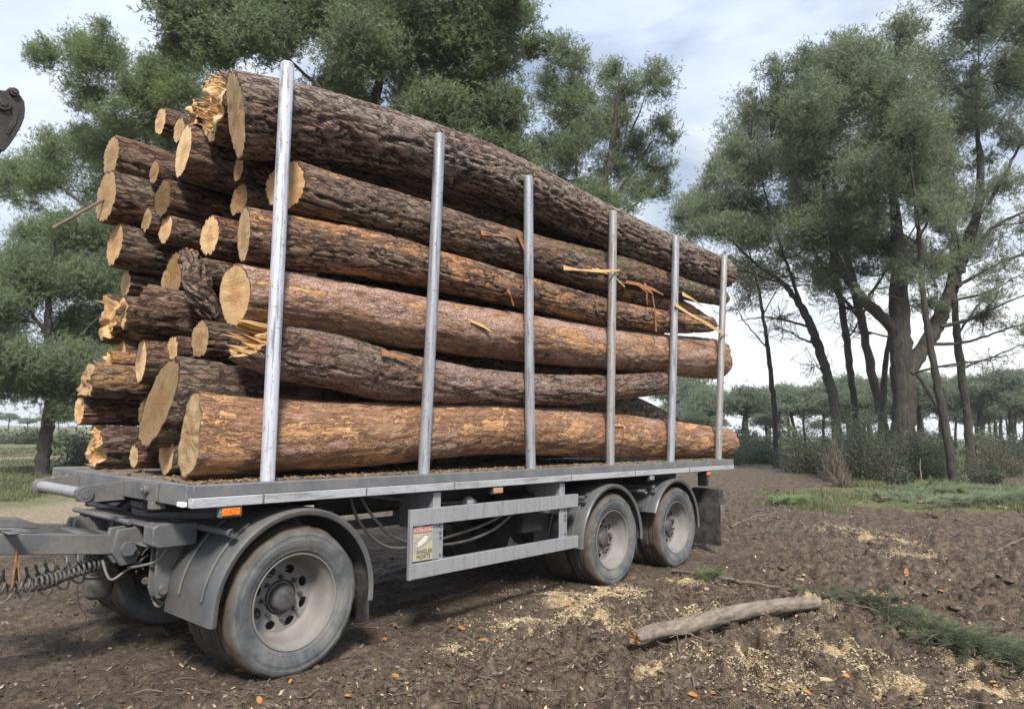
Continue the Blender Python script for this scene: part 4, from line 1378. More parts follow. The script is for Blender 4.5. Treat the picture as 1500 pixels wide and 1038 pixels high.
# --- logs whose front ends show at the left
end_log('small log with a round pale end, standing out at the top left of the load', 235, 178, 19, 2.0, 5.6, 21, tone=0.35, ctone=0.8)
end_log('half split slab lying between the small round log and the jagged big end', 283, 165, 19, 1.45, 5.4, 22, tone=0.4, ctone=0.75, jag0=0.04, dz=-0.05)
end_log('thick log with a jagged end full of splinters behind the top log', 314, 155, 47, 0.95, 5.6, 23, tone=0.5, ctone=0.75, jag0=0.05, splint=90, slen=0.42, taper=0.7, skew0=0.15)
end_log('log with a long narrow pale end below the jagged splintered end', 268, 222, 38, 1.35, 5.5, 24, peel=0.44, flake=0.45, tone=0.6, ctone=1.0, skew0=0.15, dz=-0.25, taper=0.75)
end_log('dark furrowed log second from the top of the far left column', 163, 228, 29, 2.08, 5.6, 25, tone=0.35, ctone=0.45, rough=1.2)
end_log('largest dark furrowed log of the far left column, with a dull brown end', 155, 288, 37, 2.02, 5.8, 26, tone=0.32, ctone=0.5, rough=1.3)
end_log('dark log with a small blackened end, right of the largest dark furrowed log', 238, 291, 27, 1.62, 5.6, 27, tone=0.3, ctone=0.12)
end_log('short looking piece with an upright half round yellowish end behind the white stake', 349, 294, 27, 0.98, 5.4, 28, tone=0.4, ctone=0.45, skew0=0.05, lob=0.2)
end_log('log with a cracked pale round end, left of the small clean round end', 242, 334, 21, 1.62, 5.6, 29, tone=0.45, ctone=0.95)
end_log('log with a small clean round pale end, above the wide pale sawn face', 307, 346, 28, 1.05, 5.6, 30, tone=0.5, ctone=1.0)
end_log('dark log with a yellow brown end, third from the top in the far left column', 168, 357, 30, 2.0, 5.8, 31, tone=0.32, ctone=0.7, dz=-0.32, rough=1.2)
end_log('thin pale ended log under the third dark log of the left column', 184, 415, 18, 2.1, 5.5, 32, tone=0.45, ctone=0.75)
end_log('log with a torn yellow end of two lobes in the far left column', 156, 474, 31, 2.08, 5.6, 33, peel=0.5, tone=0.45, ctone=0.85, jag0=0.045, lob=0.22, splint=8)
end_log('thick dark log with a slanting pale cut edge, right of the two lobed end', 205, 456, 40, 1.55, 5.7, 34, tone=0.35, ctone=0.7, skew0=0.55, skewz0=0.30, rough=1.2)
end_log('log with a grey oval end deep under the wide pale sawn face', 293, 497, 27, 1.05, 5.5, 35, tone=0.3, ctone=0.45)
end_log('small log with a narrow pale end, left of the oval ended log', 176, 515, 18, 2.05, 5.5, 36, tone=0.45, ctone=0.85, peel=0.45)
end_log('log with a pale oval end resting on the big slanted dark log', 206, 528, 30, 1.50, 5.6, 37, tone=0.4, ctone=1.0, peel=0.42, skew0=0.15)
end_log('split log with a rough grey end and bare yellow flank at the left', 128, 557, 26, 1.95, 5.6, 38, peel=0.58, tone=0.42, ctone=0.5, jag0=0.03, lob=0.15)
end_log('log with a white chipped end, second from the bottom of the far left column', 116, 600, 20, 2.12, 5.6, 39, peel=0.48, tone=0.5, ctone=1.0)
end_log('big log with a dark weathered slanted end, beside the thick lowest orange log', 232, 590, 63, 1.02, 6.0, 40, tone=0.42, ctone=0.2, skew0=0.10, skewz0=0.25, rough=1.2, taper=0.68)
end_log('dark log with a ragged yellow end, lowest in the far left column', 140, 655, 29, 2.05, 5.7, 41, tone=0.28, ctone=0.85, jag0=0.04, splint=10)
end_log('log with a light tan end tucked under the big slanted dark one', 243, 664, 31, 1.0, 5.6, 42, tone=0.4, ctone=0.75, skew0=0.1)
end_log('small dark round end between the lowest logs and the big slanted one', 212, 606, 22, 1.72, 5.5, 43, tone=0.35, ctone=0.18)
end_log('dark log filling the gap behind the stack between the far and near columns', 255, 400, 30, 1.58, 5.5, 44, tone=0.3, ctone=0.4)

end_log('narrow brown end just right of the long narrow pale one', 349, 248, 17, 0.90, 5.3, 45, tone=0.4, ctone=0.4, skew0=0.1)
end_log('pale slab end peeping out left of the half split slab, over the narrow pale end', 262, 190, 17, 1.75, 5.4, 46, tone=0.4, ctone=0.7)
end_log('second pale lobe right behind the torn two lobed end', 176, 462, 29, 1.98, 5.5, 47, tone=0.4, ctone=0.9, jag0=0.03)
end_log('small yellow split piece above the split log with the grey end', 158, 528, 14, 1.95, 5.5, 48, tone=0.45, ctone=1.0, peel=0.6, jag0=0.03)

end_log('thin dark log between the second and third dark logs of the far left column', 214, 322, 17, 1.80, 5.5, 51, tone=0.35, ctone=0.5)
end_log('thin log with a brown end right above the thick slanting cut log', 243, 412, 17, 1.72, 5.5, 52, tone=0.4, ctone=0.55)
end_log('small pale end right of the slanting cut log, above the big slanted dark one', 252, 512, 19, 1.30, 5.5, 53, tone=0.4, ctone=0.8)
end_log('small dull end between the top far left log and the long narrow pale one', 226, 252, 16, 1.72, 5.5, 54, tone=0.35, ctone=0.4)
end_log('thin pale end left of the light tan end at the bottom of the stack', 196, 668, 15, 1.45, 5.5, 55, tone=0.4, ctone=0.6)

# knotty crooked chunk wedged in the front of the stack
q0 = on(275, 372, 1, 1.25); q1 = on(285, 400, 1, 1.2); q2 = on(293, 432, 1, 1.15); q3 = on(310, 462, 1, 1.15)
me, caps, org = mesh_log('knotty_branch', [(*q0, 0.085), (*q1, 0.11), (*q2, 0.105), (*q3, 0.075)], 50, rough=1.4, lob=0.35, jag0=0.04, jag1=0.03, dx=0.012)
o = link('knotty_branch', me, M_bark, None, org); tag(o, 'crooked knotty branch stub wedged upright among the cut ends', 'branch')
o['peel'] = 0.42; o['bare'] = 0.3; o['warm'] = 0.3; o['flake'] = 0.3; o['tone'] = 0.5; o['moss'] = 0.3; o['seed'] = 11.0
for cm_, c_, d_ in caps:
    e = link('cut_end', cm_, M_cut, o, c_); e['tone'] = 0.4

# stick poking out of the load at the left
qa = on(78, 334, 1, 2.2); qb = on(128, 306, 1, 2.1)
mb = MB(); mb.tube([qb+(qb-qa)*1.1, qb, qa+(qb-qa)*0.3, qa], [0.011, 0.013, 0.014, 0.018], 8)
o = mb.build('broken_stick', M_twig, None, 0, 40, loc=tuple(qb)); tag(o, 'thin broken stick poking out left from the dark log ends', 'stick')

# hanging torn bark strips on the near side
def bark_strip(label, P, y, w):
    pts = [on(a, b_, 1, y) for a, b_ in P]
    pts = [p+np.array([0, 0.012*math.sin(i*1.9), 0]) for i, p in enumerate(pts)]
    mb = MB()
    n = len(pts)
    vs = []
    for i, p in enumerate(pts):
        ww = w*(1-0.6*i/(n-1))
        dd = pts[min(i+1, n-1)]-pts[max(i-1, 0)]; dd /= np.linalg.norm(dd)
        s_ = np.cross(dd, (0, 1, 0)); s_ /= np.linalg.norm(s_)
        ww *= 1+0.45*math.sin(i*2.3+P[0][0]); vs += [p-s_*ww+np.array([0, -.012*math.sin(i*1.3), 0]), p+s_*ww+np.array([0, .004, 0]), p+s_*ww+np.array([0, .010, 0]), p-s_*ww+np.array([0, .004, 0])]
    fs = [(3, 2, 1, 0), (4*n-4, 4*n-3, 4*n-2, 4*n-1)]
    for i in range(n-1):
        for k in range(4): fs.append((i*4+k, i*4+(k+1) % 4, (i+1)*4+(k+1) % 4, (i+1)*4+k))
    mb.add(vs, fs)
    o = mb.build('bark_strip', M_strip_bark if 'red' in label else M_splint, None, 0, 30, loc=tuple(pts[0]))
    tag(o, label, 'bark strip', 'torn strips on the logs')


bark_strip('red torn bark strip hanging beside the third stake', [(758, 340), (764, 352), (768, 366), (771, 376)], 0.13, 0.035)
bark_strip('long red bark strip hanging down before the fifth stake', [(944, 418), (957, 430), (959, 455), (961, 486)], 0.15, 0.032)
bark_strip('short red bark strip beside the long hanging one', [(936, 416), (949, 428), (948, 447)], 0.15, 0.028)
bark_strip('red flake of bark pointing up behind the peeled orange stripe', [(975, 470), (977, 462), (981, 452), (984, 440)], 0.28, 0.016)
bark_strip('pale sliver of torn wood lying across the fourth stake', [(826, 392), (850, 395), (880, 397), (908, 396)], 0.04, 0.022)
bark_strip('thin pale sliver pointing down from the mossy log', [(846, 398), (866, 404), (884, 414)], 0.26, 0.016)
bark_strip('long yellow sliver of split wood sticking out past the rearmost stake', [(990, 446), (1010, 459), (1035, 474), (1066, 492)], 0.045, 0.034)
bark_strip('red bark strip curled on the brown log near its middle', [(705, 340), (722, 343), (740, 346), (752, 352)], 0.15, 0.02)
bark_strip('curled red bark peeling from the mossy log above the pale sliver', [(806, 366), (818, 370), (830, 378), (838, 388)], 0.22, 0.026)
bark_strip('pale fibrous splinter lifting off the brown log near its broken rear end', [(868, 392), (886, 398), (902, 408), (915, 420)], 0.16, 0.020)
bark_strip('red torn bark strip lying along the mossy log before the fifth stake', [(915, 412), (935, 416), (955, 423), (972, 432)], 0.20, 0.026)
bark_strip('short pale splinter standing off the mossy log tip', [(1000, 430), (1016, 438), (1030, 449)], 0.22, 0.022)
bark_strip('small red bark flake hanging below the peeled orange stripe by the third stake', [(744, 424), (750, 434), (752, 448)], 0.15, 0.022)
bark_strip('red bark strip lifted along the splintered log near the second stake', [(560, 516), (580, 520), (600, 527), (612, 536)], 0.14, 0.020)
bark_strip('thin pale splinter on the straight log with the wide pale face', [(690, 470), (706, 476), (720, 486)], 0.14, 0.016)
bark_strip('small pale corner of splintered wood on the lowest orange log', [(900, 623), (914, 624), (913, 634), (912, 646)], 0.16, 0.008)

# bark crumbs and sawdust lying on the platform edge
rs = np.random.RandomState(5)
n = 2600
X = rs.uniform(XF+0.03, XR-0.05, n); Y = np.where(rs.rand(n) < 0.6, rs.uniform(0.08, 0.30, n), rs.uniform(0.3, 2.3, n))
def flakes(name, P, size, mt, rsd, tilt=0.5):
    n = len(P)
    a = rsd.uniform(0, 2*math.pi, n); s1 = size*rsd.uniform(0.5, 1.6, n); s2 = s1*rsd.uniform(0.25, 0.7, n)
    ux = np.stack([np.cos(a), np.sin(a), rsd.uniform(-tilt, tilt, n)], -1); uy = np.stack([-np.sin(a), np.cos(a), rsd.uniform(-tilt, tilt, n)], -1)
    c = [P-ux*s1[:, None]-uy*s2[:, None]*.7, P+ux*s1[:, None]*.8-uy*s2[:, None], P+ux*s1[:, None]+uy*s2[:, None]*.8, P-ux*s1[:, None]*.9+uy*s2[:, None]]
    lift = np.array([0, 0, 0.004])
    V = np.stack(c+[q+lift for q in c], 1).reshape(-1, 3)
    b_ = np.arange(n)[:, None]*8
    F_ = np.concatenate([b_+np.array([f]) for f in ((4, 5, 6, 7), (0, 1, 5, 4), (1, 2, 6, 5), (2, 3, 7, 6), (3, 0, 4, 7))])
    return np_mesh(name, V, F_, smooth=False)
M_crumb = simple('bark crumbs', (0.13, 0.085, 0.055), 0.9, 0, 0.6, 15, (0.38, 0.26, 0.13), 0.6)
o = link('bark_crumbs', flakes('bark_crumbs', np.stack([X, Y, np.full(n, ZD+0.002)], -1), 0.013, M_crumb, rs), M_crumb)
tag(o, 'bark crumbs and sawdust scattered on the trailer platform', 'bark crumbs', kind='stuff')

# ------------------------------------------------------------------ trees
def needles(P, D, n, length, width, rsd, spread=0.75):
    """n needle triangles per shoot position P with direction D"""
    N = len(P)
    P = np.repeat(P, n, 0); D = np.repeat(D, n, 0)
    d = D + spread*rsd.normal(size=(N*n, 3)); d /= np.linalg.norm(d, axis=1)[:, None]
    L = length*rsd.uniform(0.6, 1.25, N*n)[:, None]
    s = np.cross(d, rsd.normal(size=(N*n, 3))); s /= np.linalg.norm(s, axis=1)[:, None]
    b = P + D*(rsd.uniform(-0.5, 0.5, N*n)*length)[:, None]
    w = width*0.5
    V = np.stack([b-s*w, b+s*w, b+d*L], 1).reshape(-1, 3)
    return V


def tubes_np(lines, n=5):
    """lines: list of (points Kx3, radii K) -> V, quads"""
    Vs, Qs = [], []
    base = 0
    jr = np.random.RandomState(len(lines))
    ang = np.linspace(0, 2*math.pi, n, endpoint=False)
    for P, R in lines:
        P = np.asarray(P, float); R = np.asarray(R, float)
        K = len(P)
        d = np.gradient(P, axis=0); d /= (np.linalg.norm(d, axis=1)[:, None]+1e-9)
        m = d.mean(0)
        a = np.array([0.31, 0.95, 0.05]) if abs(m[1]) < 0.8*np.linalg.norm(m) else np.array([1.0, 0.1, 0.05])
        s = np.cross(d, a); s /= (np.linalg.norm(s, axis=1)[:, None]+1e-9)
        u = np.cross(d, s)
        RJ = R[:, None]*(1+0.22*(jr.rand(K, n)-0.5))
        V = P[:, None] + RJ[..., None]*(s[:, None]*np.cos(ang)[None, :, None]+u[:, None]*np.sin(ang)[None, :, None])
        Vs.append(V.reshape(-1, 3))
        i = np.arange(K-1)[:, None]*n; j = np.arange(n)[None]; j2 = (j+1) % n
        Qs.append((np.stack([i+j, i+j2, i+n+j2, i+n+j], -1).reshape(-1, 4))+base)
        base += K*n
    return np.concatenate(Vs), np.concatenate(Qs)


def smooth_line(P, R, k, wob, rsd):
    P = np.asarray(P, float); R = np.asarray(R, float)
    A = np.column_stack([P, R])
    T = np.linspace(0, len(A)-1, k)
    Q = np.array([catmull(A, t) for t in T])
    w = wob*rsd.normal(size=(k, 3)); w[0] = 0; w[-1] = 0
    Q[:, 3] *= 1-0.75*np.linspace(0, 1, k)**4
    Q[:, :3] += w
    return Q[:, :3], np.maximum(Q[:, 3], 0.003)


def pine(label, D, limbs, blobs, mt, seed, dens=0.085, nlen=0.14, nw=0.0145, nn=9, group='pines around the clearing', depth=1.0, bare=0.0, ground=True, name='pine_tree', tuft_r=1.0):
    rsd = np.random.RandomState(seed)
    k = D/F
    lines = []
    nodes = []
    first = True
    base = None
    TW = 0.76
    for lb in limbs:
        off = lb[0] if not isinstance(lb[0], (tuple, list)) else 0.0
        pts = lb[1:] if not isinstance(lb[0], (tuple, list)) else lb
        P = []; R = []
        for q in pts:
            P.append(at_depth(q[0], q[1], D)); R.append(q[2]*k*TW*(0.72 if (not first and q[2] < 6.5) else 1.0))
        P = np.array(P); R = np.array(R)
        if off:
            t = np.linspace(0, 1, len(P))[:, None]
            P = P + np.array([FW[0], FW[1], 0])*off*t
        if first:
            if ground:
                g = P[0].copy(); g[2] = gh(g[0], g[1])-0.05
                if g[2] < P[0][2]-0.05:
                    P = np.vstack([g, P]); R = np.concatenate([[R[0]*1.1], R])
                R[0] *= 1.25
            base = P[0].copy(); first = False
        Q, RR = smooth_line(P, R, max(10, 6*len(P)), 0.015, rsd)
        lines.append((Q, RR))
        for q, r in zip(Q, RR): nodes.append((q, r))
    NP = np.array([q for q, r in nodes]); NR = np.array([r for q, r in nodes])
    tp, td = [], []
    fwd = np.array([FW[0], FW[1], 0.0]); fwd /= np.linalg.norm(fwd)
    rgt = np.array([RT[0], RT[1], 0.0]); rgt /= np.linalg.norm(rgt)
    for bl in blobs:
        bx, by, rx, ry = bl[:4]
        df = bl[4] if len(bl) > 4 else 1.0
        rx_, ry_ = rx*k, ry*k
        c = at_depth(bx, by, D) + fwd*rsd.uniform(-1, 1)*depth*(1.2+0.8*rx_)
        rd = 0.5*(rx_+ry_)
        # limb from the trunk to the clump
        dv = NP-c
        cost = np.linalg.norm(dv, axis=1) + 1.6*np.maximum(0, dv[:, 2]+0.15*np.linalg.norm(dv[:, :2], axis=1))
        a = int(np.argmin(cost)); p0 = NP[a]
        L = np.linalg.norm(c-p0)
        if L > 0.25:
            mid = p0*0.5+c*0.5 + rsd.normal(size=3)*0.06*L + np.array([0, 0, -0.05*L])
            r0 = min(NR[a]*0.62, 0.012+0.016*L)
            Q, RR = smooth_line([p0, p0*0.75+mid*0.25+rsd.normal(size=3)*0.03*L, mid, c*0.7+mid*0.3+rsd.normal(size=3)*0.04*L, c], [r0, r0*0.85, r0*0.65, r0*0.5, 0.012], 12, 0.012*L**0.5, rsd)
            lines.append((Q, RR))
            src = Q[5:]
        else:
            src = p0[None]
        if df < 0:
            for q in range(int(-1.6*df)):
                v = rsd.normal(size=3); v /= np.linalg.norm(v)
                e = c + rsd.uniform(0.3, 1.0)*(rgt*v[0]*rx_ + fwd*v[1]*rd + np.array([0, 0, 1])*v[2]*ry_)
                s0 = src[rsd.randint(len(src))]; l_ = np.linalg.norm(e-s0)
                m1 = s0*.5+e*.5+rsd.normal(size=3)*0.10*l_
                lines.append(smooth_line([s0, m1, e], [0.014, 0.010, 0.006], 7, 0.025*l_, rsd))
                for z in range(2):
                    f = m1*.4+e*.6; g2 = f+rsd.normal(size=3)*0.22*l_
                    lines.append(smooth_line([f, f*.5+g2*.5+rsd.normal(size=3)*.05*l_, g2], [0.009, 0.007, 0.005], 5, 0.01*l_, rsd))
            continue
        nt = int(4.3*dens*math.pi*rx*ry*df)
        ns = max(9, int(nt/34))
        nsh = max(1, nt//ns)
        # side branches reaching through the clump, each ending in its own spray of shoots
        for q in range(ns):
            v = rsd.normal(size=3); v /= np.linalg.norm(v)
            rr = rsd.uniform(0.05, 1.0)**0.42
            e = c + rr*(rgt*v[0]*rx_ + fwd*v[1]*rd*1.1 + np.array([0, 0, 1])*v[2]*ry_)
            s0 = src[rsd.randint(len(src))]
            l_ = np.linalg.norm(e-s0)+1e-6
            m1 = s0*0.55+e*0.45+rsd.normal(size=3)*0.08*l_ - np.array([0, 0, 0.04*l_])
            Q, RR = smooth_line([s0, m1, e], [0.005+0.005*l_, 0.004+0.003*l_, 0.003], 6, 0.02*l_, rsd)
            lines.append((Q, RR))
            if rsd.rand() < bare: continue
            dirv = (e-m1)/(np.linalg.norm(e-m1)+1e-6)
            sp = rsd.uniform(0.13, 0.29)*tuft_r*rd**0.6
            t = rsd.beta(3.0, 1.2, nsh)[:, None]
            pp = m1*(1-t)+e*t + rsd.normal(size=(nsh, 3))*np.array([sp, sp, sp*0.72])
            dd = dirv*0.5 + np.array([0, 0, 0.45]) + 0.6*rsd.normal(size=(nsh, 3))
            dd /= np.linalg.norm(dd, axis=1)[:, None]
            tp.append(pp); td.append(dd)
    root = empty(name, base, label, 'tree', group)
    V, Q = tubes_np(lines, 6)
    me = np_mesh('trunk', V-base, Q)
    link('trunk', me, M_trunk, root)
    if tp:
        P = np.concatenate(tp); Dd = np.concatenate(td)
        V = needles(P-base, Dd, nn, nlen, nw, rsd)
        me = np_mesh('crown', V, None, np.arange(len(V)).reshape(-1, 3), smooth=False)
        link('crown', me, mt, root)
    return root


# left side
pine('dark pine with a curved bare lower trunk standing on the grass left of the trailer', 22.5,
     [[(61, 692, 13), (64, 660, 12), (70, 620, 11.5), (77, 585, 11), (76, 540, 10), (70, 480, 9), (72, 420, 8), (80, 350, 6)], [(76, 560, 5), (110, 500, 4), (160, 455, 3), (200, 455, 2)], [(74, 500, 5), (30, 440, 4), (-30, 400, 3)]],
     [(20, 335, 60, 40), (100, 330, 70, 42), (40, 400, 75, 45), (120, 405, 70, 42), (20, 460, 60, 40), (90, 470, 75, 45), (150, 470, 55, 40), (40, 525, 60, 40), (115, 535, 60, 36), (170, 530, 40, 40), (10, 565, 45, 26), (75, 565, 50, 28), (140, 580, 40, 24), (170, 390, 40, 50), (-40, 420, 60, 80), (-30, 520, 50, 50), (110, 600, 40, 18, .6), (185, 590, 30, 40, .7)],
     M_needle_c, 101, dens=0.105)
pine('lighter green pine whose crown rises behind the left edge of the load', 30,
     [[(215, 665, 11), (210, 520, 10), (190, 380, 8), (160, 280, 6), (140, 220, 4)], [(185, 360, 5), (110, 290, 4), (40, 240, 3)]],
     [(25, 225, 45, 38), (75, 210, 45, 32), (130, 212, 45, 34), (185, 232, 45, 38), (50, 262, 48, 28), (110, 262, 50, 30, .8), (165, 285, 48, 34, .8), (215, 270, 30, 40), (20, 285, 30, 20, .5), (-25, 240, 40, 50), (90, 185, 30, 18), (225, 340, 40, 60)],
     M_needle_l, 102, dens=0.10)
pine('green pine with a rounded bushy crown at the upper left against the sky', 27,
     [[(250, 665, 11), (255, 520, 10), (250, 380, 9), (230, 260, 7), (205, 170, 5), (180, 110, 3)], [(232, 260, 5), (160, 180, 4), (120, 110, 3)]],
     [(120, 75, 32, 34), (105, 110, 22, 30), (125, 130, 34, 36), (165, 105, 34, 36), (160, 70, 24, 24), (150, 160, 42, 28), (200, 130, 42, 40), (215, 85, 30, 30), (225, 165, 45, 35), (250, 120, 40, 40), (285, 110, 34, 34), (285, 150, 40, 40), (190, 185, 40, 25, .7), (180, 75, 20, 18, .6), (240, 200, 40, 30), (300, 190, 40, 40)],
     M_needle_l, 103, dens=0.105)
pine('huge dense pine rising behind the middle of the load', 19.5,
     [[(560, 668, 17), (555, 500, 16), (540, 350, 14), (545, 200, 12), (560, 80, 9), (570, -60, 6), (575, -160, 3)], [(545, 240, 8), (620, 170, 6), (700, 110, 4), (760, 60, 3)], [(545, 200, 7), (460, 120, 5), (380, 60, 4), (310, 40, 3)], [(555, 330, 7), (640, 270, 5), (720, 230, 3)]],
     [(290, 45, 42, 42), (275, 85, 26, 24), (330, 85, 42, 40), (345, 25, 55, 45), (400, 85, 55, 42), (420, 15, 65, 50), (470, 90, 60, 45), (500, 20, 65, 50), (430, 135, 50, 30), (540, 100, 65, 50), (560, 160, 70, 40), (590, 40, 65, 52), (620, 110, 65, 50), (640, 170, 65, 42), (660, 45, 60, 50), (690, 120, 60, 46), (700, 180, 62, 42), (735, 30, 46, 40), (765, 10, 40, 30), (720, 85, 44, 40), (745, 160, 40, 36), (745, 225, 48, 32), (690, 235, 55, 28), (630, 215, 60, 30), (790, 25, 28, 22), (735, 270, 40, 22, .7), (350, 130, 50, 25), (500, 150, 60, 30),
      (420, -60, 80, 50), (540, -60, 90, 60), (660, -50, 80, 55), (560, -140, 80, 50), (640, 60, 50, 40), (320, -20, 50, 40), (740, -40, 50, 40)],
     M_needle_c, 104, dens=0.088, nlen=0.125, nw=0.017, nn=10)
pine('open crowned pine with dark spreading limbs right of the huge dense pine', 25,
     [[(886, 655, 11), (882, 500, 10), (878, 400, 9), (882, 300, 8), (895, 220, 6), (905, 140, 4), (908, 90, 2.5)], [(880, 320, 5), (920, 260, 4), (960, 200, 2.5)], [(880, 360, 5), (930, 300, 3.5), (975, 270, 2)], [(878, 350, 5), (850, 290, 4), (840, 200, 3), (830, 120, 2)], [(884, 270, 4), (930, 180, 2.5), (945, 140, 1.5)]],
     [(822, 95, 26, 30), (845, 80, 22, 22), (850, 125, 34, 36), (905, 75, 25, 26), (920, 115, 36, 36), (900, 160, 40, 34), (955, 140, 26, 32), (970, 190, 24, 30), (935, 190, 36, 32), (860, 185, 40, 34), (905, 225, 40, 30), (965, 235, 28, 24), (830, 160, 34, 34), (840, 225, 42, 32), (870, 265, 42, 26), (935, 270, 38, 22), (975, 265, 22, 16), (800, 200, 36, 36), (810, 260, 40, 26), (905, 310, 40, 20, .7), (860, 310, 40, 22), (800, 120, 26, 30)],
     M_needle_c, 105, dens=0.085, nn=8)
# right side
pine('massive forked pine with the thickest trunk, rising from the dark bush on the right', 28,
     [[(1322, 650, 24), (1324, 600, 21), (1322, 550, 20), (1319, 500, 21), (1317, 440, 18), (1314, 370, 15), (1310, 300, 12), (1300, 220, 8), (1290, 140, 5)],
      [(1318, 490, 13), (1290, 462, 11), (1262, 437, 10), (1240, 405, 9), (1222, 372, 8), (1200, 320, 6), (1185, 240, 4)],
      [1.0, (1328, 545, 15), (1352, 515, 14), (1375, 478, 14), (1393, 440, 13), (1410, 400, 12), (1428, 352, 11), (1447, 300, 9), (1453, 230, 7.5), (1450, 160, 6), (1455, 80, 4), (1460, 0, 3)],
      [(1376, 478, 6), (1420, 468, 4.5), (1470, 445, 3), (1520, 425, 2)], [(1402, 420, 6), (1445, 395, 4), (1490, 375, 3), (1540, 360, 2)], [(1426, 360, 6), (1460, 330, 4.5), (1500, 310, 3.5), (1550, 280, 2)], [(1362, 505, 5), (1420, 500, 3.5), (1480, 480, 2.5), (1530, 470, 2)],
      [(1412, 400, 5), (1400, 330, 3.5), (1396, 250, 2.5)], [(1447, 300, 5), (1480, 240, 4), (1510, 180, 3)], [(1315, 400, 7), (1345, 350, 5), (1375, 290, 3.5)], [(1395, 440, 4), (1440, 430, 3), (1500, 400, 2)]],
     [(1225, 75, 34, 28), (1265, 55, 36, 24), (1300, 60, 36, 26), (1180, 105, 36, 30), (1340, 60, 34, 26), (1240, 110, 50, 40), (1300, 110, 50, 42), (1200, 155, 52, 42), (1350, 115, 42, 42), (1260, 165, 55, 44), (1320, 175, 52, 46), (1160, 180, 40, 40), (1215, 215, 55, 42), (1280, 230, 55, 44), (1340, 240, 48, 44), (1235, 280, 55, 40), (1300, 295, 52, 38), (1190, 290, 46, 40), (1350, 300, 40, 36), (1260, 335, 52, 30), (1320, 350, 46, 28), (1210, 345, 46, 26), (1376, 200, 34, 46), (1280, 380, 44, 20, .8), (1340, 390, 40, 20, .7), (1230, 390, 36, 20, .7), (1385, 330, 28, 24, .7),
      (1420, 20, 44, 34), (1470, 15, 46, 36), (1400, 60, 32, 30), (1450, 70, 46, 38), (1495, 80, 34, 44), (1420, 115, 36, 36), (1475, 135, 38, 38), (1430, 170, 32, 30, .8), (1490, 190, 30, 34), (1460, 215, 28, 26, .6), (1440, -40, 60, 40), (1500, -20, 50, 50), (1550, 80, 50, 60), (1560, 200, 50, 60, .7), (1400, 10, 24, 24),
      (1470, 270, 36, 28, .7), (1490, 330, 40, 30, .6), (1450, 350, 34, 26, .6), (1450, 400, 40, 26, .5), (1490, 410, 34, 28, .5), (1420, 300, 30, 34, .8), (1470, 455, 40, 24, .45), (1360, 440, 36, 22, .5), (1410, 370, 34, 30, .6), (1510, 480, 36, 24, .4), (1430, 440, 30, 20, .4), (1385, 400, 30, 24, .6), (1290, 410, 40, 20, .5), (1240, 420, 34, 16, .4), (1280, 440, 50, 40, -26), (1360, 440, 50, 50, -26), (1440, 470, 60, 40, -30), (1480, 370, 50, 50, -26), (1250, 480, 40, 40, -18), (1410, 530, 50, 40, -16), (1380, 360, 40, 50, -18)],
     M_needle_r, 106, dens=0.072, nlen=0.15, nw=0.016)
pine('broad dense pine standing behind the massive forked pine and filling the gaps of its crown', 37,
     [[(1300, 640, 8), (1280, 560, 8), (1262, 470, 8), (1240, 370, 7), (1220, 260, 5), (1210, 160, 3)], [(1262, 470, 4), (1200, 400, 3), (1120, 340, 2)], [(1262, 450, 4), (1310, 380, 3), (1360, 300, 2)]],
     [(1130, 165, 44, 44), (1180, 130, 50, 40), (1090, 225, 46, 46), (1150, 235, 55, 50), (1225, 140, 50, 44), (1050, 285, 46, 40), (1110, 300, 55, 44), (1180, 310, 56, 46), (1250, 230, 56, 50), (1020, 325, 36, 28), (1075, 350, 50, 30), (1140, 370, 52, 26), (1210, 375, 50, 26), (1260, 310, 56, 44), (1310, 200, 50, 50), (1330, 280, 50, 46), (1290, 110, 44, 40), (1350, 150, 40, 44), (1300, 370, 46, 26), (1360, 360, 36, 28, .7), (1390, 250, 34, 44), (1400, 160, 34, 40), (1040, 330, 44, 34), (1010, 300, 30, 30), (1060, 395, 46, 20), (1120, 400, 50, 20), (1180, 410, 50, 20), (1240, 405, 46, 20), (1300, 410, 44, 18), (1140, 190, 50, 50), (1085, 180, 36, 36), (1200, 190, 55, 50), (1255, 90, 44, 34), (1320, 90, 40, 34), (1360, 220, 44, 50), (1230, 350, 56, 34)],
     M_needle_r, 114, dens=0.08, nlen=0.14, nw=0.017)
pine('pine leaning left with a long bare trunk, left of the massive forked pine', 30,
     [[(1226, 640, 10), (1222, 590, 9.5), (1212, 550, 9.5), (1200, 510, 9), (1184, 470, 8), (1164, 435, 7), (1140, 410, 5.5), (1105, 385, 4), (1065, 345, 3), (1035, 310, 2)], [(1175, 450, 5), (1150, 380, 4), (1125, 300, 3), (1110, 220, 2)], [(1150, 418, 4), (1100, 400, 3), (1050, 390, 2)], [(1190, 480, 4), (1130, 465, 2.5), (1080, 470, 1.5)]],
     [(1085, 165, 26, 30), (1115, 135, 26, 26), (1125, 180, 36, 36), (1085, 215, 30, 34), (1120, 235, 40, 36), (1070, 260, 34, 30), (1155, 225, 36, 36), (1100, 290, 44, 32), (1050, 300, 34, 28), (1020, 275, 26, 22, .8), (1010, 310, 28, 24), (1145, 300, 42, 34), (1035, 345, 38, 24), (1085, 345, 44, 28), (1140, 355, 44, 26), (1005, 345, 22, 18, .7), (1070, 385, 44, 18, .7), (1125, 395, 40, 16, .7), (1180, 365, 34, 26), (1150, 140, 22, 22), (1090, 440, 36, 18, .3), (1160, 250, 36, 40), (1080, 430, 60, 40, -26), (1150, 460, 50, 40, -22), (1110, 490, 40, 40, -14), (1180, 540, 40, 40, -12)],
     M_needle_r, 107, dens=0.072, nlen=0.15, nw=0.016)
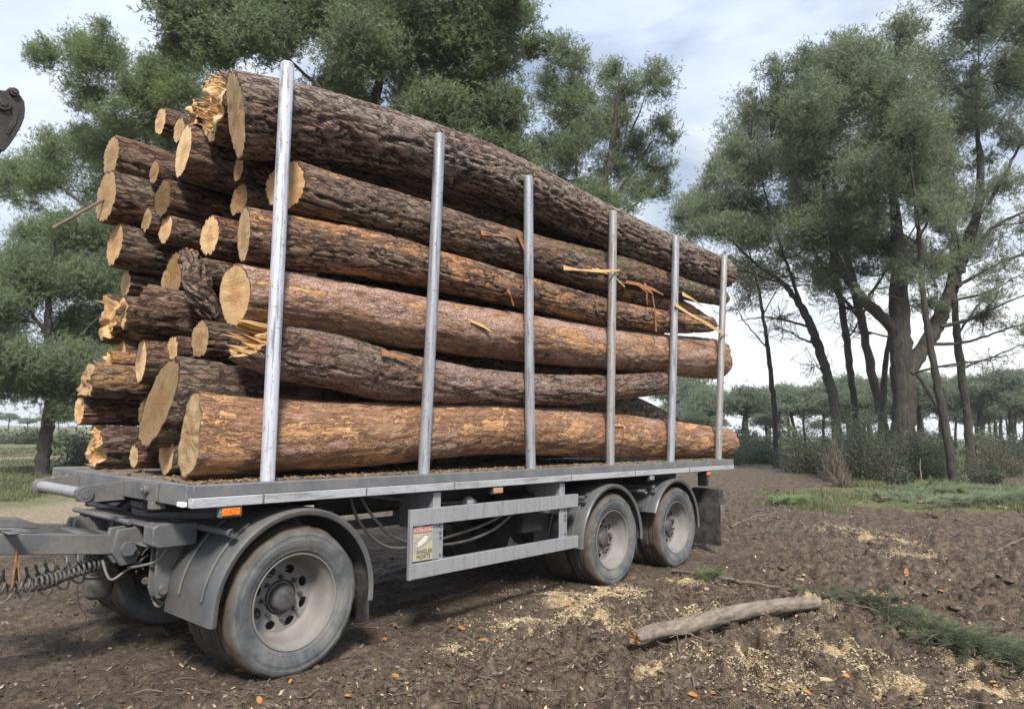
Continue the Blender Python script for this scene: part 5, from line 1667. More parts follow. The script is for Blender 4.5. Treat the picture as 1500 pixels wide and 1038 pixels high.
pine('slender straight pine between the leaning pine and the massive forked pine', 31,
     [[(1257, 640, 6), (1250, 580, 6), (1243, 520, 6.5), (1235, 460, 6.5), (1224, 400, 6), (1212, 330, 5), (1204, 250, 4), (1200, 170, 2.5)], [(1226, 420, 3), (1200, 380, 2), (1175, 330, 1.5)], [(1240, 500, 2.5), (1270, 450, 2), (1290, 400, 1.5)]],
     [(1200, 130, 30, 28), (1180, 200, 36, 36), (1215, 180, 34, 34), (1195, 250, 40, 36), (1225, 300, 36, 34), (1175, 320, 36, 30), (1210, 370, 36, 22, .6)],
     M_needle_r, 108, dens=0.07, nlen=0.15, nw=0.016)
pine('thin tall pine nearest on the right, its foot in the grass before the dark bush', 25.5,
     [[(1397, 704, 8.5), (1392, 670, 8), (1384, 620, 7.5), (1374, 570, 7), (1364, 510, 6.5), (1356, 460, 6), (1350, 400, 5.5), (1346, 340, 5), (1339, 270, 4), (1330, 190, 2.5), (1325, 130, 1.5)], [(1348, 360, 2.5), (1300, 330, 2), (1260, 320, 1.2)], [(1350, 400, 2.5), (1400, 350, 1.8), (1430, 330, 1.2)], [(1343, 300, 2), (1380, 250, 1.4)], [(1356, 460, 2), (1300, 430, 1.3), (1255, 425, 0.9)], [(1384, 620, 2), (1420, 590, 1.3), (1450, 560, 0.9)]],
     [(1325, 130, 30, 30), (1345, 180, 40, 36), (1305, 200, 40, 36), (1360, 250, 42, 36), (1310, 265, 40, 34), (1340, 315, 42, 28, .7), (1290, 320, 36, 26, .7), (1380, 310, 30, 24, .5), (1270, 425, 26, 12, .2), (1330, 410, 30, 20, .3)],
     M_needle_r, 109, dens=0.075, bare=0.2)
pine('pine with a straight dark trunk at the far right behind the thin tall one', 33,
     [[(1420, 648, 8), (1416, 600, 8), (1408, 550, 7.5), (1402, 490, 7), (1397, 420, 6), (1396, 340, 5), (1402, 260, 3)], [(1402, 490, 3), (1440, 440, 2), (1480, 420, 1.5)], [(1408, 540, 3), (1460, 520, 2), (1510, 500, 1.5)]],
     [(1400, 250, 34, 34), (1380, 300, 36, 30), (1425, 300, 34, 30, .7), (1405, 350, 36, 28, .6), (1440, 380, 36, 24, .35), (1370, 370, 30, 24, .6), (1470, 420, 34, 22, .3), (1490, 500, 36, 22, .3), (1450, 330, 26, 26, .3)],
     M_needle_r, 110, dens=0.07, bare=0.2)
pine('thin lone pine pole left of the leaning pine, seen just past the rearmost stake', 34,
     [[(1136, 655, 5), (1134, 600, 5), (1128, 540, 4.6), (1122, 490, 4), (1114, 440, 3.5), (1104, 395, 2.6), (1092, 350, 1.8)], [(1124, 510, 2), (1090, 470, 1.4), (1070, 430, 1)], [(1118, 460, 2), (1140, 420, 1.2), (1155, 390, .8)]],
     [(1085, 355, 30, 24), (1105, 385, 34, 20, .7), (1060, 400, 30, 18, .5), (1125, 420, 26, 14, .35), (1075, 445, 28, 14, .25)],
     M_needle_r, 111, dens=0.07, bare=0.15)
pine('short broken pine stem behind the massive trunk, on its left', 32,
     [[(1290, 640, 6), (1294, 580, 6), (1296, 540, 5.5), (1304, 490, 4.5), (1318, 440, 3.5), (1345, 390, 2)]],
     [(1345, 385, 30, 18, .5), (1310, 420, 26, 14, .3)], M_needle_r, 112, dens=0.07, bare=0.3)
pine('pine leaning right far behind the thin tall pine', 45,
     [[(1388, 640, 5), (1375, 600, 5), (1352, 560, 4.5), (1325, 520, 4), (1300, 480, 3), (1280, 440, 2)]],
     [(1275, 430, 30, 18, .5), (1300, 455, 24, 12, .4)], M_needle_r, 113, dens=0.07, bare=0.2)


# ------------------------------------------------------------------ far tree line of umbrella pines
def far_pine_meshes(seed):
    rsd = np.random.RandomState(seed)
    H = 9.0*rsd.uniform(0.75, 1.15)
    lean = rsd.uniform(-.5, .5)
    lines = [(*smooth_line([(0, 0, -0.5), (lean*.3, 0, 3), (lean*.7, .1, H*.6), (lean, 0, H*.8)], [0.24, 0.2, 0.17, 0.1], 9, 0.03, rsd),)]
    tp, td = [], []
    for q in range(26):
        a = rsd.uniform(0, 2*math.pi); r = 3.3*math.sqrt(rsd.uniform(0.02, 1))
        c = np.array([lean+r*math.cos(a), r*math.sin(a), H-0.5-0.16*r*r+rsd.uniform(-.9, .1)])
        s0 = np.array([lean*.8, 0, H*.58+rsd.uniform(-.6, 1.0)])
        lines.append((*smooth_line([s0, s0*.5+c*.5-np.array([0, 0, .25]), c], [0.07, 0.05, 0.02], 6, 0.04, rsd),))
        n = 75
        p = c+rsd.normal(size=(n, 3))*np.array([.62, .62, .30])
        d = rsd.normal(size=(n, 3))*0.7+np.array([0, 0, .8]); d /= np.linalg.norm(d, axis=1)[:, None]
        tp.append(p); td.append(d)
    V, Q = tubes_np(lines, 5)
    t = np_mesh('trunk', V, Q); t.materials.append(M_trunk)
    V = needles(np.concatenate(tp), np.concatenate(td), 8, 0.36, 0.055, rsd)
    c = np_mesh('crown', V, None, np.arange(len(V)).reshape(-1, 3), smooth=False); c.materials.append(M_needle_far)
    return t, c


FP = [far_pine_meshes(300+i) for i in range(5)]
rr_ = random.Random(77)
spots = []
for q in range(46): spots.append((rr_.uniform(980, 1570), rr_.uniform(80, 140), rr_.uniform(0.8, 1.25)))
for q in range(20): spots.append((rr_.uniform(985, 1330), rr_.uniform(56, 78), rr_.uniform(0.5, 0.85)))
for px in (1345, 1378, 1440, 1475, 1512): spots.append((px+rr_.uniform(-6, 6), rr_.uniform(62, 80), 0.98))
for px in range(-120, 240, 26): spots.append((px+rr_.uniform(-8, 8), rr_.uniform(150, 200), 0.62))
for (px, D, sc) in spots:
    p = at_depth(px, 640, D); p[2] = gh(p[0], p[1])
    side_ = 'right' if px > 600 else 'left'
    lab = 'umbrella pine in the distant tree line beyond the muddy clearing' if px > 600 else 'small dark tree on the horizon beyond the field at the left'
    o = empty('umbrella_pine', p, lab, 'tree', 'umbrella pines of the distant tree line' if px > 600 else 'trees on the left horizon')
    o.rotation_euler = (0, 0, rr_.uniform(0, 6.28)); s_ = sc*rr_.uniform(0.72, 1.15); o.scale = (s_*1.15, s_*1.15, s_)
    t, c = FP[rr_.randrange(5)]
    link('trunk', t, None, o); link('crown', c, None, o)


# ------------------------------------------------------------------ bushes
def leaves_np(P, size, rsd):
    n = len(P)
    a = rsd.normal(size=(n, 3)); a /= np.linalg.norm(a, axis=1)[:, None]
    b_ = np.cross(a, rsd.normal(size=(n, 3))); b_ /= np.linalg.norm(b_, axis=1)[:, None]
    s = size*rsd.uniform(0.5, 1.4, n)[:, None]
    V = np.stack([P-a*s, P+b_*s*0.4, P+a*s, P-b_*s*0.4], 1).reshape(-1, 3)
    return V, np.arange(n*4).reshape(-1, 4)


def bush(label, px, py_, D, rx, h, mt, seed, n=4500, size=0.05, twigs=60, needle=False):
    rsd = np.random.RandomState(seed)
    p = at_depth(px, py_, D); p[2] = gh(p[0], p[1])
    k = D/F; R = rx*k; H = h*k
    root = empty('bush', p, label, 'bush', 'bushes at the edge of the clearing')
    lines = []; tips = []
    for q in range(twigs):
        a = rsd.uniform(0, 6.283); r = R*math.sqrt(rsd.uniform(0, 1)); z = H*(1-0.7*(r/R)**2)*rsd.uniform(0.45, 1.08)
        e = np.array([r*math.cos(a), r*math.sin(a), z]); s0 = np.array([0.25*r*math.cos(a), 0.25*r*math.sin(a), -0.05])
        Q = smooth_line([s0, s0*.5+e*.5+rsd.normal(size=3)*0.08*H, e], [0.02, 0.013, 0.005], 7, 0.02*H, rsd)
        lines.append(Q); tips.append(Q[0])
    V, Q = tubes_np(lines, 4)
    link('stems', np_mesh('stems', V, Q), M_twig, root)
    tips = np.concatenate([t[2:] for t in tips])
    i = rsd.randint(len(tips), size=n)
    P = tips[i]+rsd.normal(size=(n, 3))*np.array([R, R, H*0.7])*0.13
    P[:, 2] = np.abs(P[:, 2])
    if needle:
        d = rsd.normal(size=(n, 3))*0.8+np.array([0, 0, .5]); d /= np.linalg.norm(d, axis=1)[:, None]
        V = needles(P, d, 7, 0.16, 0.014, rsd)
        link('foliage', np_mesh('foliage', V, None, np.arange(len(V)).reshape(-1, 3), smooth=False), mt, root)
    else:
        V, Q = leaves_np(P, size, rsd)
        link('foliage', np_mesh('foliage', V, Q, None, smooth=False), mt, root)
    return root


bush('big dark bush at the foot of the massive forked pine', 1268, 690, 26.5, 66, 112, M_bush, 401, 22000, 0.036, 130)
bush('dark brownish bush left of the big dark one', 1188, 672, 30, 44, 82, M_bush, 402, 11000, 0.042, 90)
bush('green needle bush right of the foot of the thin tall pine', 1352, 690, 27.5, 48, 70, M_bush, 403, 4500, 0.05, 90, True)
bush('twiggy grey green bush at the right edge behind the grass', 1455, 672, 30, 62, 66, M_bush, 404, 7000, 0.036, 190)
bush('low dark bush at the extreme right', 1530, 668, 34, 50, 70, M_bush, 405, 4200, 0.06, 80)
bush('low pale green bush next to the rear end of the trailer', 1048, 666, 38, 48, 52, M_bushp, 406, 5200, 0.075, 70)
bush('small pale green bush between the lone pine pole and the brown bush', 1112, 664, 40, 36, 42, M_bushp, 407, 3800, 0.075, 60)
bush('grey green bush left of the pale ones, partly behind the stakes', 990, 664, 40, 40, 60, M_bush, 408, 4000, 0.075, 60)
bush('bare twiggy bush before the big dark one', 1222, 705, 24.5, 24, 75, M_bush, 409, 500, 0.04, 90)
bush('dark bush right behind the curved trunk at the left', 150, 680, 28, 60, 75, M_bush, 410, 6500, 0.06, 80)
bush('low bush on the far side of the field at the left edge', 35, 652, 60, 50, 26, M_bush, 411, 3000, 0.12, 50)
bush('low bush with pale tips further right along the far field', 105, 656, 55, 36, 26, M_bushp, 412, 3000, 0.11, 50)


bush('small grey green shrub standing in the grass left of the thin tall pine', 1318, 712, 23.5, 24, 30, M_bush, 414, 1600, 0.045, 50)
bush('small dark shrub in the grass right of the thin tall pine', 1445, 712, 24, 34, 34, M_bush, 415, 2200, 0.045, 60)
bush('dead brown brush heap at the left end of the grass strip', 1232, 716, 22, 22, 34, M_bush, 416, 160, 0.04, 90)
for q in range(34):
    rsq = random.Random(900+q)
    bush('distant low bush under the far tree line on the right', rsq.uniform(985, 1540), 652, rsq.uniform(52, 78), rsq.uniform(18, 34), rsq.uniform(16, 46), M_bushp if q % 3 else M_bush, 430+q, 1500, 0.15, 26)


# ------------------------------------------------------------------ grass
def scatter_zone(n, rmin, rmax, seed, half=46, power=1.0):
    rsd = np.random.RandomState(seed)
    a = YAW+np.radians(rsd.uniform(-half, half, n))
    r = np.exp(rsd.uniform(math.log(rmin), math.log(rmax), n)) if power == 1 else (rsd.uniform(rmin**(1-power), rmax**(1-power), n))**(1/(1-power))
    x = CX+r*np.cos(a); y = CY+r*np.sin(a)
    return x, y, r, rsd


x, y, r, rsd = scatter_zone(60000, 11, 60, 501)
h, g, sand, s, ch = ground_h(x, y, True)
keep = (g > 0.5) & (rsd.rand(len(x)) < g*np.where(y > 8, 1.0, np.clip(0.40+1.2*fbm(x*0.6, y*0.6, 2.2, 3, 55), 0.03, 1))) & (sand < 0.5)
x, y, h, r = x[keep], y[keep], h[keep], r[keep]
n = len(x); nb = 6
P = np.repeat(np.stack([x, y, h], -1), nb, 0); Rr = np.repeat(r, nb)
P[:, :2] += rsd.normal(size=(n*nb, 2))*0.10
L = rsd.uniform(0.04, 0.17, n*nb)*np.where(P[:, 1] > 8, 0.75, 1.0)
d = np.stack([rsd.normal(size=n*nb)*0.45, rsd.normal(size=n*nb)*0.45, np.ones(n*nb)], -1)
w = 0.004+0.00045*Rr
sdir = np.stack([np.cos(rsd.uniform(0, 6.28, n*nb)), np.sin(rsd.uniform(0, 6.28, n*nb)), np.zeros(n*nb)], -1)
V = np.stack([P-sdir*w[:, None]-np.array([0, 0, .02]), P+sdir*w[:, None]-np.array([0, 0, .02]), P+d*L[:, None]], 1).reshape(-1, 3)
o = link('grass', np_mesh('grass', V, None, np.arange(len(V)).reshape(-1, 3), smooth=False), M_grass)
tag(o, 'green grass growing beyond the mud on the right and in the field on the left', 'grass', kind='stuff')


# ------------------------------------------------------------------ litter on the mud
def blob_mesh(name, P, S, rsd, sub=1):
    bm = bmesh.new(); bmesh.ops.create_icosphere(bm, subdivisions=sub, radius=1.0)
    bv = np.array([v.co[:] for v in bm.verts]); bf = np.array([[v.index for v in f.verts] for f in bm.faces]); bm.free()
    n = len(P); m_ = len(bv)
    sc = S[:, None]*rsd.uniform(0.5, 1.35, (n, 3))*np.array([1, 1, 0.5])
    a = rsd.uniform(0, 6.283, n)
    off = rsd.uniform(0, 100, n)
    V = bv[None]*np.ones((n, 1, 1))
    nz = 1+0.75*vnoise(V[..., 0]*1.4+off[:, None], V[..., 1]*1.4, V[..., 2]*1.4, 61)+0.35*vnoise(V[..., 0]*3+off[:, None], V[..., 1]*3, V[..., 2]*3, 62)
    V = V*nz[..., None]*sc[:, None, :]
    ca, sa_ = np.cos(a)[:, None], np.sin(a)[:, None]
    V = np.stack([V[..., 0]*ca-V[..., 1]*sa_, V[..., 0]*sa_+V[..., 1]*ca, V[..., 2]], -1)+P[:, None]
    T = (bf[None]+np.arange(n)[:, None, None]*m_).reshape(-1, 3)
    return np_mesh(name, V.reshape(-1, 3), None, T, smooth=True)


def m_clod():
    m, N, b = mat('mud clods')
    v = N.geo()
    c = N.ramp(N.noise(v, 16, 6, 0.7), [(0.34, (0.045, 0.033, 0.025)), (0.50, (0.115, 0.088, 0.066)), (0.66, (0.22, 0.175, 0.13))])
    N.l(c, b.inputs['Base Color'])
    b.inputs['Roughness'].default_value = 0.8
    N.l(N.bump(N.noise(v, 60, 5, 0.7), 1.0, 0.02), b.inputs['Normal'])
    return m


M_clod = m_clod()
M_debris = m_leaf('bark debris', (0.035, 0.024, 0.017), (0.16, 0.12, 0.085), (0.42, 0.35, 0.26), 0.0, 22)
x, y, r, rsd = scatter_zone(42000, 2.6, 24, 511)
h, g, sand, s, ch = ground_h(x, y, True)
cl = fbm(x*1.3, y*1.3, 8.8, 3, 70)
keep = (rsd.rand(len(x)) < np.clip(0.03+0.50*ch*(0.25+0.9*cl), 0, 1)*(1-g)) & (sand < .4)
x, y, h, r = x[keep], y[keep], h[keep], r[keep]
S = (0.006+0.034*rsd.rand(len(x))**4)*(0.75+0.06*r)
o = link('mud_clods', blob_mesh('mud_clods', np.stack([x, y, h+S*0.02], -1), S, rsd), M_clod)
tag(o, 'dark clods of churned mud strewn over the clearing', 'mud', kind='stuff')

# sawdust and wood chips
rsd = np.random.RandomState(520)
P = []
for (a, b_, ra, rb) in SAWW:
    n = int(min(7000, max(500, 45000*ra*rb)))
    u = rsd.normal(size=n)*ra*0.62; v_ = rsd.normal(size=n)*rb*0.62
    cs, sn = math.cos(YAW), math.sin(YAW)
    P.append(np.stack([a+u*sn+v_*cs, b_-u*cs+v_*sn], -1))
P = np.concatenate(P)
P = np.column_stack([P, ground_h(P[:, 0], P[:, 1])+0.004])
P = P[rsd.rand(len(P)) < np.clip(0.20+1.1*fbm(P[:, 0]*5, P[:, 1]*5, 0, 4, 90), 0.02, 1)]
o = link('sawdust', flakes('sawdust', P, 0.0045, M_chip, rsd, 0.6), M_chip)
tag(o, 'pale yellow sawdust and shavings spilled in patches on the mud', 'sawdust', kind='stuff')
x, y, r, rsd = scatter_zone(2600, 2.7, 20, 531)
h, g, sand, s, ch = ground_h(x, y, True)
kp = (rsd.rand(len(x)) < 0.25+0.75*ch) & (y < 4)
o = link('wood_chips', flakes('wood_chips', np.stack([x, y, h+0.010], -1)[kp], 0.010, M_chip, rsd, 0.8), M_chip)
tag(o, 'scattered pale wood chips on the mud', 'wood chips', kind='stuff')

x, y, r, rsd = scatter_zone(60000, 2.6, 22, 533)
h, g, sand, s, ch = ground_h(x, y, True)
kp = (rsd.rand(len(x)) < 0.18+0.82*ch*np.clip(0.5+fbm(x*1.1, y*1.1, 3, 3, 34), 0, 1)) & (y < 6) & (g < .6)
o = link('bark_debris', flakes('bark_debris', np.stack([x, y, h+0.006], -1)[kp], 0.011, M_debris, rsd, 0.7), M_debris)
tag(o, 'crumbled dark bark and needle debris trodden into the mud', 'debris', kind='stuff')

# fallen leaves: small curled leaf blades
x, y, r, rsd = scatter_zone(380, 2.6, 13, 541)
kp = (y < 0.3) | (rsd.rand(len(x)) < .12)
x, y = x[kp], y[kp]; h = ground_h(x, y); n = len(x)
a = rsd.uniform(0, 6.283, n); L = rsd.uniform(0.014, 0.042, n); tz = rsd.normal(size=n)*0.35
ux = np.stack([np.cos(a), np.sin(a), tz], -1)*L[:, None]; uy = np.stack([-np.sin(a), np.cos(a), rsd.normal(size=n)*.3], -1)*(L*0.55)[:, None]; uz = np.array([0, 0, 1.0])*(L*0.45)[:, None]
B = np.stack([x, y, h+0.014], -1)
V = np.stack([B-ux, B-ux*.3+uy+uz*.6, B-ux*.3, B-ux*.3-uy+uz*.5, B+ux*.4+uy*.8+uz*.8, B+ux*.4+uz*.15, B+ux*.4-uy*.8+uz*.7, B+ux*1.1+uz*.5], 1).reshape(-1, 3)
b_ = np.arange(n)[:, None]*8
Q = np.concatenate([b_+np.array([q]) for q in ((1, 2, 5, 4), (2, 3, 6, 5))]); T = np.concatenate([b_+np.array([q]) for q in ((0, 2, 1), (0, 3, 2), (4, 5, 7), (5, 6, 7))])
o = link('fallen_leaves', np_mesh('fallen_leaves', V, Q, T), M_leafo)
tag(o, 'orange and tan fallen leaves dotted over the mud', 'leaves', kind='stuff')

# twigs and bark pieces
x, y, r, rsd = scatter_zone(4200, 2.7, 22, 551)
h, g, sand, s, ch = ground_h(x, y, True)
kp = (rsd.rand(len(x)) < 0.2+0.8*ch) & (y < 5)
lines = []
for xx, yy, hh in zip(x[kp], y[kp], h[kp]):
    a = rsd.uniform(0, 6.283); L = rsd.uniform(0.04, 0.16)*(1+1.6*(rsd.rand() < .12)); d = np.array([math.cos(a), math.sin(a), rsd.normal()*0.12])
    p = np.array([xx, yy, hh+0.010])
    q = p+d*L+np.array([0, 0, abs(rsd.normal())*.01]); mm_ = (p+q)/2+rsd.normal(size=3)*0.10*L
    rr2 = rsd.uniform(0.0016, 0.0045)
    lines.append((*smooth_line([p, mm_, q], [rr2, rr2, rr2*.6], 6, 0.0, rsd),))
V, Q = tubes_np(lines, 5)
o = link('twigs', np_mesh('twigs', V, Q), M_twig)
tag(o, 'small broken twigs scattered over the mud', 'twigs', kind='stuff')

# weeds sprouting in the mud
x, y, r, rsd = scatter_zone(900, 2.8, 18, 561)
h, g, sand, s, ch = ground_h(x, y, True)
cl = fbm(x*0.9, y*0.9, 1.2, 3, 77)
kp = (cl > 0.38) & (y < 0.5)
B = np.stack([x, y, h], -1)[kp]; n = len(B)*9
P = np.repeat(B, 9, 0); P[:, :2] += rsd.normal(size=(n, 2))*0.02
d = np.stack([rsd.normal(size=n)*.7, rsd.normal(size=n)*.7, np.ones(n)*.8], -1); L = rsd.uniform(0.02, 0.07, n)
sdir = np.cross(d, rsd.normal(size=(n, 3))); sdir /= np.linalg.norm(sdir, axis=1)[:, None]
V = np.stack([P-sdir*.003, P+sdir*.003, P+d*L[:, None]], 1).reshape(-1, 3)
o = link('weeds', np_mesh('weeds', V, None, np.arange(len(V)).reshape(-1, 3), smooth=False), M_grass)
tag(o, 'tiny green weeds sprouting from the mud', 'weeds', kind='stuff')

# fallen bare log
def ground_pt(px, py, up=0.0):
    q = on(px, py, 2, 0.0); q[2] = gh(q[0], q[1])+up
    return q


pts = []
for (px, py, rp) in ((930, 941, 11), (960, 931, 12), (1010, 922, 12), (1060, 908, 12), (1110, 897, 11), (1160, 889, 10), (1197, 885, 8)):
    q = on(px, py+7, 2, 0.0); r_ = rp*depth_of(q)/F
    pts.append([q[0], q[1], r_*0.9+0.012, r_])
me, caps, org = mesh_log('fallen_log', pts, 60, rough=0.35, lob=0.08, jag0=0.03, nseg=32, dx=0.012)
m, N, b = mat('weathered bare wood')
v = N.obj()
s1 = N.noise(N.mapping(v, (3, 26, 26)), 1.0, 6, 0.68); s2 = N.noise(v, 9, 6, 0.7)
c = N.mix(N.ramp(s1, [(0.3, 0.0), (0.7, 1.0)]), (0.10, 0.080, 0.060), (0.30, 0.25, 0.19))
c = N.mix(N.math('MULTIPLY', N.ramp(s2, [(0.50, 0.0), (0.64, 1.0)]), 0.65), c, (0.085, 0.065, 0.05))
N.l(c, b.inputs['Base Color']); b.inputs['Roughness'].default_value = 0.8
N.l(N.bump(N.math('ADD', s1, s2), 0.8, 0.008), b.inputs['Normal'])
M_bare = m
o = link('fallen_log', me, M_bare, None, org); tag(o, 'grey brown bare log lying on the mud in the right foreground', 'log')
for cm_, c_, d_ in caps:
    e = link('cut_end', cm_, M_cut, o, c_); e['tone'] = 0.35


def stick(label, P, r0, r1, seed, side=0, mt=M_twig):
    rsd = np.random.RandomState(seed)
    pts = [ground_pt(a, b_, r0+0.012+(c_[0] if c_ else 0)) for a, b_, *c_ in P]
    K = len(pts)*5
    lines = [(*smooth_line(pts, np.linspace(r0, r1, len(pts)), K, 0.006, rsd),)]
    base = pts[0]
    for q in range(side):
        i = rsd.randint(2, K-2); p = lines[0][0][i]
        d = rsd.normal(size=3)*np.array([1, 1, .35]); d /= np.linalg.norm(d)
        if d[2] < 0: d[2] *= -.6
        L = rsd.uniform(0.08, 0.28)
        lines.append((*smooth_line([p, p+d*L*.5+rsd.normal(size=3)*.02, p+d*L], [r1*.9, r1*.7, r1*.4], 6, 0.004, rsd),))
    V, Q = tubes_np(lines, 7)
    o = link('stick', np_mesh('stick', V-base, Q), mt, None, base)
    return tag(o, label, 'stick', 'sticks lying on the mud')


stick('long thin stick lying from the rear wheels to the pine branch', [(985, 837), (1040, 848), (1090, 855), (1140, 862), (1185, 872), (1240, 886), (1300, 897)], 0.020, 0.011, 71, 7)
stick('short forked stick crossing the left end of the bare log', [(968, 922, .14), (1000, 934, .05), (1062, 944)], 0.010, 0.006, 72, 3)
stick('thin upright twig beside the cut end of the bare log', [(1000, 975), (994, 945, .03), (992, 925, .06)], 0.006, 0.004, 73, 3)
stick('thin bent stick before the bare log at the bottom', [(1020, 1010), (1010, 985), (990, 960), (985, 945)], 0.007, 0.004, 74, 4)
stick('pale stick lying far out on the mud right of the trailer', [(1070, 775), (1110, 768), (1165, 757)], 0.02, 0.012, 75, 2)
stick('straight pale branch piece lying at the right beyond the sawdust', [(1325, 855), (1350, 850), (1378, 845)], 0.020, 0.014, 76, 1)
stick('long thin branch lying flat at the edge of the far mud', [(1062, 662), (1130, 668), (1200, 671), (1270, 674)], 0.07, 0.04, 77, 4)
stick('thin sapling stem standing in the grass before the big bush', [(1353, 722), (1349, 706, .6), (1350, 690, 1.1), (1342, 672, 1.7)], 0.022, 0.010, 78, 8)
stick('fallen pale stem at the right edge of the far mud', [(1455, 806), (1480, 800), (1520, 795)], 0.018, 0.012, 79, 1)

# broad wood chunks one can point at
def chunk(label, px, py, size, seed, mt, flat_=0.4):
    rsd = np.random.RandomState(seed)
    p = ground_pt(px, py, size*0.2)
    bm = bmesh.new(); bmesh.ops.create_cube(bm, size=1.0); bmesh.ops.subdivide_edges(bm, edges=bm.edges[:], cuts=2)
    for v in bm.verts:
        c_ = v.co; k = 0.25*float(vnoise(c_[0]*3+seed, c_[1]*3, c_[2]*3, 5))
        v.co = Vector((c_[0]*(1.7+k)*size, c_[1]*(0.55+k)*size*(1-0.5*c_[0]), c_[2]*flat_*size*(1+k)))
    bmesh.ops.rotate(bm, verts=bm.verts, cent=(0, 0, 0), matrix=Matrix.Rotation(rsd.uniform(0, 6.28), 3, 'Z') @ Matrix.Rotation(rsd.uniform(-.3, .3), 3, 'Y'))
    me = bpy.data.meshes.new('wood_chunk'); bm.to_mesh(me); bm.free()
    o = link('wood_chunk', me, mt, None, p)
    return tag(o, label, 'wood chunk', 'wood chunks on the mud')


chunk('upright pale wood splinter standing in the mud at the bottom right', 1211, 990, 0.055, 81, M_chip, 0.5)
chunk('pale wood chip lying behind the bare log', 1033, 866, 0.05, 82, M_chip)
chunk('whitish chip of wood far out in the middle of the mud', 1172, 842, 0.05, 83, M_chip)
chunk('flat brown slab of bark by the rear wheels', 985, 862, 0.07, 84, M_bare)
chunk('pale block lying at the far right in the grass edge', 1468, 745, 0.16, 85, M_chip)


# fallen pine branch with its green needles
def green_branch(label, P, seed, nshoot, spread, r0=0.02, up=0.05, mt=M_needle_c, cat='branch', nlen=0.10, nw=0.005, name='pine_branch'):
    rsd = np.random.RandomState(seed)
    pts = [ground_pt(a, b_, up) for a, b_ in P]
    base = pts[0]
    K = len(pts)*5
    Q, R = smooth_line(pts, np.linspace(r0, 0.005, len(pts)), K, 0.01, rsd)
    lines = [(Q, R)]; tp, td = [], []
    ax = (Q[-1]-Q[0]); ax /= np.linalg.norm(ax)
    for q in range(nshoot):
        t = rsd.beta(1.6, 1.1); i = min(K-1, int(t*K)); p = Q[i]
        d = ax*0.8+rsd.normal(size=3)*np.array([.6, .6, .22]); d[2] = abs(d[2])*0.45; d /= np.linalg.norm(d)
        L = spread*rsd.uniform(0.35, 1.1)
        e = p+d*L; e[2] = max(gh(e[0], e[1])+0.02, e[2]*0.75)
        q2, r2 = smooth_line([p, (p+e)/2+np.array([0, 0, .03]), e], [0.006, 0.004, 0.002], 7, 0.008, rsd)
        lines.append((q2, r2))
        for z in range(9):
            tt = rsd.uniform(0.3, 1); k = int(tt*6)
            tp.append(q2[k]+rsd.normal(size=3)*0.012); td.append(d+np.array([0, 0, .15]))
    root = empty(name, base, label, cat, 'green branches on the ground')
    V, Qd = tubes_np(lines, 5)
    link('stem', np_mesh('stem', V-base, Qd), M_twig, root)
    td = np.array(td); td /= np.linalg.norm(td, axis=1)[:, None]
    V = needles(np.array(tp)-base, td, 13, nlen, nw, rsd, 0.45)
    link('needles', np_mesh('needles', V, None, np.arange(len(V)).reshape(-1, 3), smooth=False), mt, root)


green_branch('long fallen pine branch with green needles in the right foreground', [(1200, 872), (1260, 890), (1320, 915), (1390, 940), (1450, 955), (1530, 972)], 601, 190, 0.50, 0.018, 0.03, M_bushp, nlen=0.075, nw=0.0035)
green_branch('fallen spray of green pine needles at the right edge of the far grass', [(1345, 745), (1410, 738), (1470, 735), (1540, 730)], 602, 150, 1.0, 0.03, 0.15, M_needle_r, nlen=0.16, nw=0.011)
green_branch('heap of green brush in the grass under the thin tall pine', [(1290, 735), (1350, 725), (1420, 722)], 603, 90, 0.9, 0.03, 0.12, M_needle_c, nlen=0.16, nw=0.011)
green_branch('small tuft of fallen green needles alone on the far mud', [(1130, 742), (1150, 739), (1175, 737)], 604, 60, 0.45, 0.02, 0.10, M_needle_l, nlen=0.15, nw=0.010)
green_branch('few green needles lying behind the bare log near the rear wheel', [(1000, 845), (1020, 848), (1045, 850)], 605, 10, 0.14, 0.008, 0.03)

# ------------------------------------------------------------------ timber grapple at the left edge
GY = 3.0
def gpt(px, py):
    a = on(px, py, 1, GY); return (a[0], a[2])
gc = gpt(-40, 150)
GR = empty('timber_grapple', (gc[0], GY, gc[1]), 'dark steel timber grapple reaching in at the left edge above the field', 'grapple')
GL = Vector(GR.location)
def gpart(mb, name, mt, bev=0.004, parent=None):
    o = mb.build(name, mt, None, bev, 35)
    o.parent = parent or GR
    if parent is None: o.matrix_parent_inverse = Matrix.Translation(-GL)
    return o
PO = ((-75, 122), (-40, 126), (-12, 137), (2, 139), (8, 134), (15, 135), (20, 141), (25, 147), (30, 155), (31, 166), (30, 178), (25, 191), (17, 205), (8, 218), (0, 227), (-8, 224), (-20, 206), (-40, 190), (-70, 180))
out = [gpt(a, b_) for a, b_ in PO]
for y0 in (GY-0.12, GY+0.09):
    mb = MB(); mb.prism(out, y0, y0+0.026, 'y'); gpart(mb, 'jaw_plate', M_iron, 0.006)
web = [gpt(a, b_) for a, b_ in ((27.5, 155), (28.5, 166), (27.5, 177), (22.5, 190), (15, 203), (6, 216), (-1, 224), (-4, 218), (5, 205), (13, 192), (19, 178), (21, 166), (21, 158))]
mb = MB(); mb.prism(web, GY-0.0935, GY+0.0895, 'y'); gpart(mb, 'jaw_web', M_iron)
rib = [gpt(a, b_) for a, b_ in ((-30, 140), (0, 150), (14, 160), (21, 172), (17, 188), (6, 204), (2, 200), (10, 186), (13, 174), (8, 165), (-4, 158), (-30, 150))]
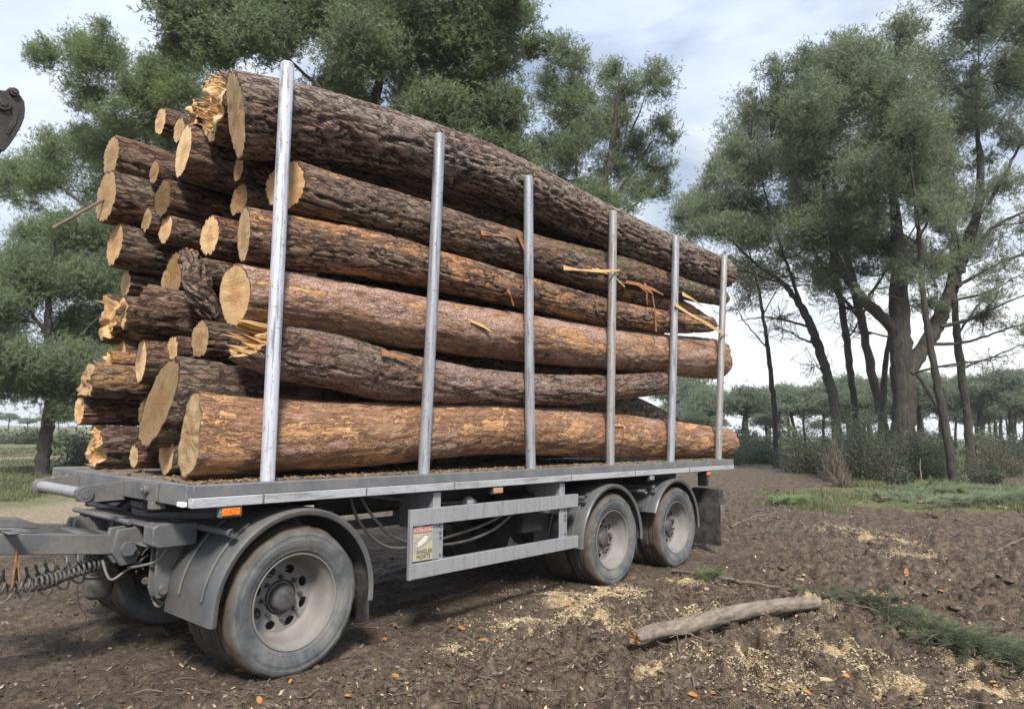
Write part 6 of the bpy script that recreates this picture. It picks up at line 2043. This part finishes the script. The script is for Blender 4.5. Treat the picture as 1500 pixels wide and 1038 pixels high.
mb = MB(); mb.prism(rib, GY-0.130, GY-0.1205, 'y'); gpart(mb, 'jaw_rib', M_iron, 0.003)
for (a, b_, r_) in ((14, 142, 0.036), (-2, 158, 0.06)):
    x_, z_ = gpt(a, b_)
    mb = MB(); mb.tube([(x_, GY-0.150, z_), (x_, GY+0.135, z_)], r_, 20); gpart(mb, 'pivot_pin', M_iron, 0.003)
    mb = MB(); mb.tube([(x_, GY-0.160, z_), (x_, GY-0.1505, z_)], r_*0.55, 6); gpart(mb, 'pin_bolt', M_iron, 0.002)
cx_ = gpt(-95, 150)[0]
out2 = [(2*cx_-p_[0], p_[1]) for p_ in out]
for y0 in (GY-0.085, GY+0.055):
    mb = MB(); mb.prism(out2, y0, y0+0.026, 'y'); gpart(mb, 'jaw_plate', M_iron, 0.006)
mb = MB(); mb.lathe([(0.001, -0.06), (0.15, -0.06), (0.15, 0.12), (0.10, 0.15), (0.10, 0.32), (0.001, 0.32)], (cx_, GY, gc[1]+0.10), 'z', 28); gpart(mb, 'rotator', M_iron)
zt = gc[1]+0.42
mb = MB()
mb.bar((cx_, GY, zt-0.05), (cx_-2.2, GY+0.5, zt+0.8), 0.14, 0.18); mb.bar((cx_-2.1, GY+0.48, zt+0.82), (cx_-5.0, GY+0.8, zt-0.2), 0.20, 0.26)
mb.bar((cx_-5.0, GY+0.8, zt), (cx_-5.0, GY+0.8, 0.0), 0.40, 0.40, (0, 1, 0))
gpart(mb, 'boom', M_iron, 0.01)

# ------------------------------------------------------------------ the air: faint haze over the clearing
mb = MB(); mb.box((-2700, -2700, -2.5), (2700, 2700, 32.0))
m = bpy.data.materials.new('haze'); m.use_nodes = True
t = m.node_tree
for n in list(t.nodes): t.nodes.remove(n)
pv = t.nodes.new('ShaderNodeVolumePrincipled'); pv.inputs['Color'].default_value = (0.93, 0.96, 1.0, 1); pv.inputs['Density'].default_value = 0.0005
ou = t.nodes.new('ShaderNodeOutputMaterial'); t.links.new(pv.outputs[0], ou.inputs['Volume'])
o = mb.build('haze', m); tag(o, 'faint pale haze in the air over the clearing', 'haze', kind='stuff')
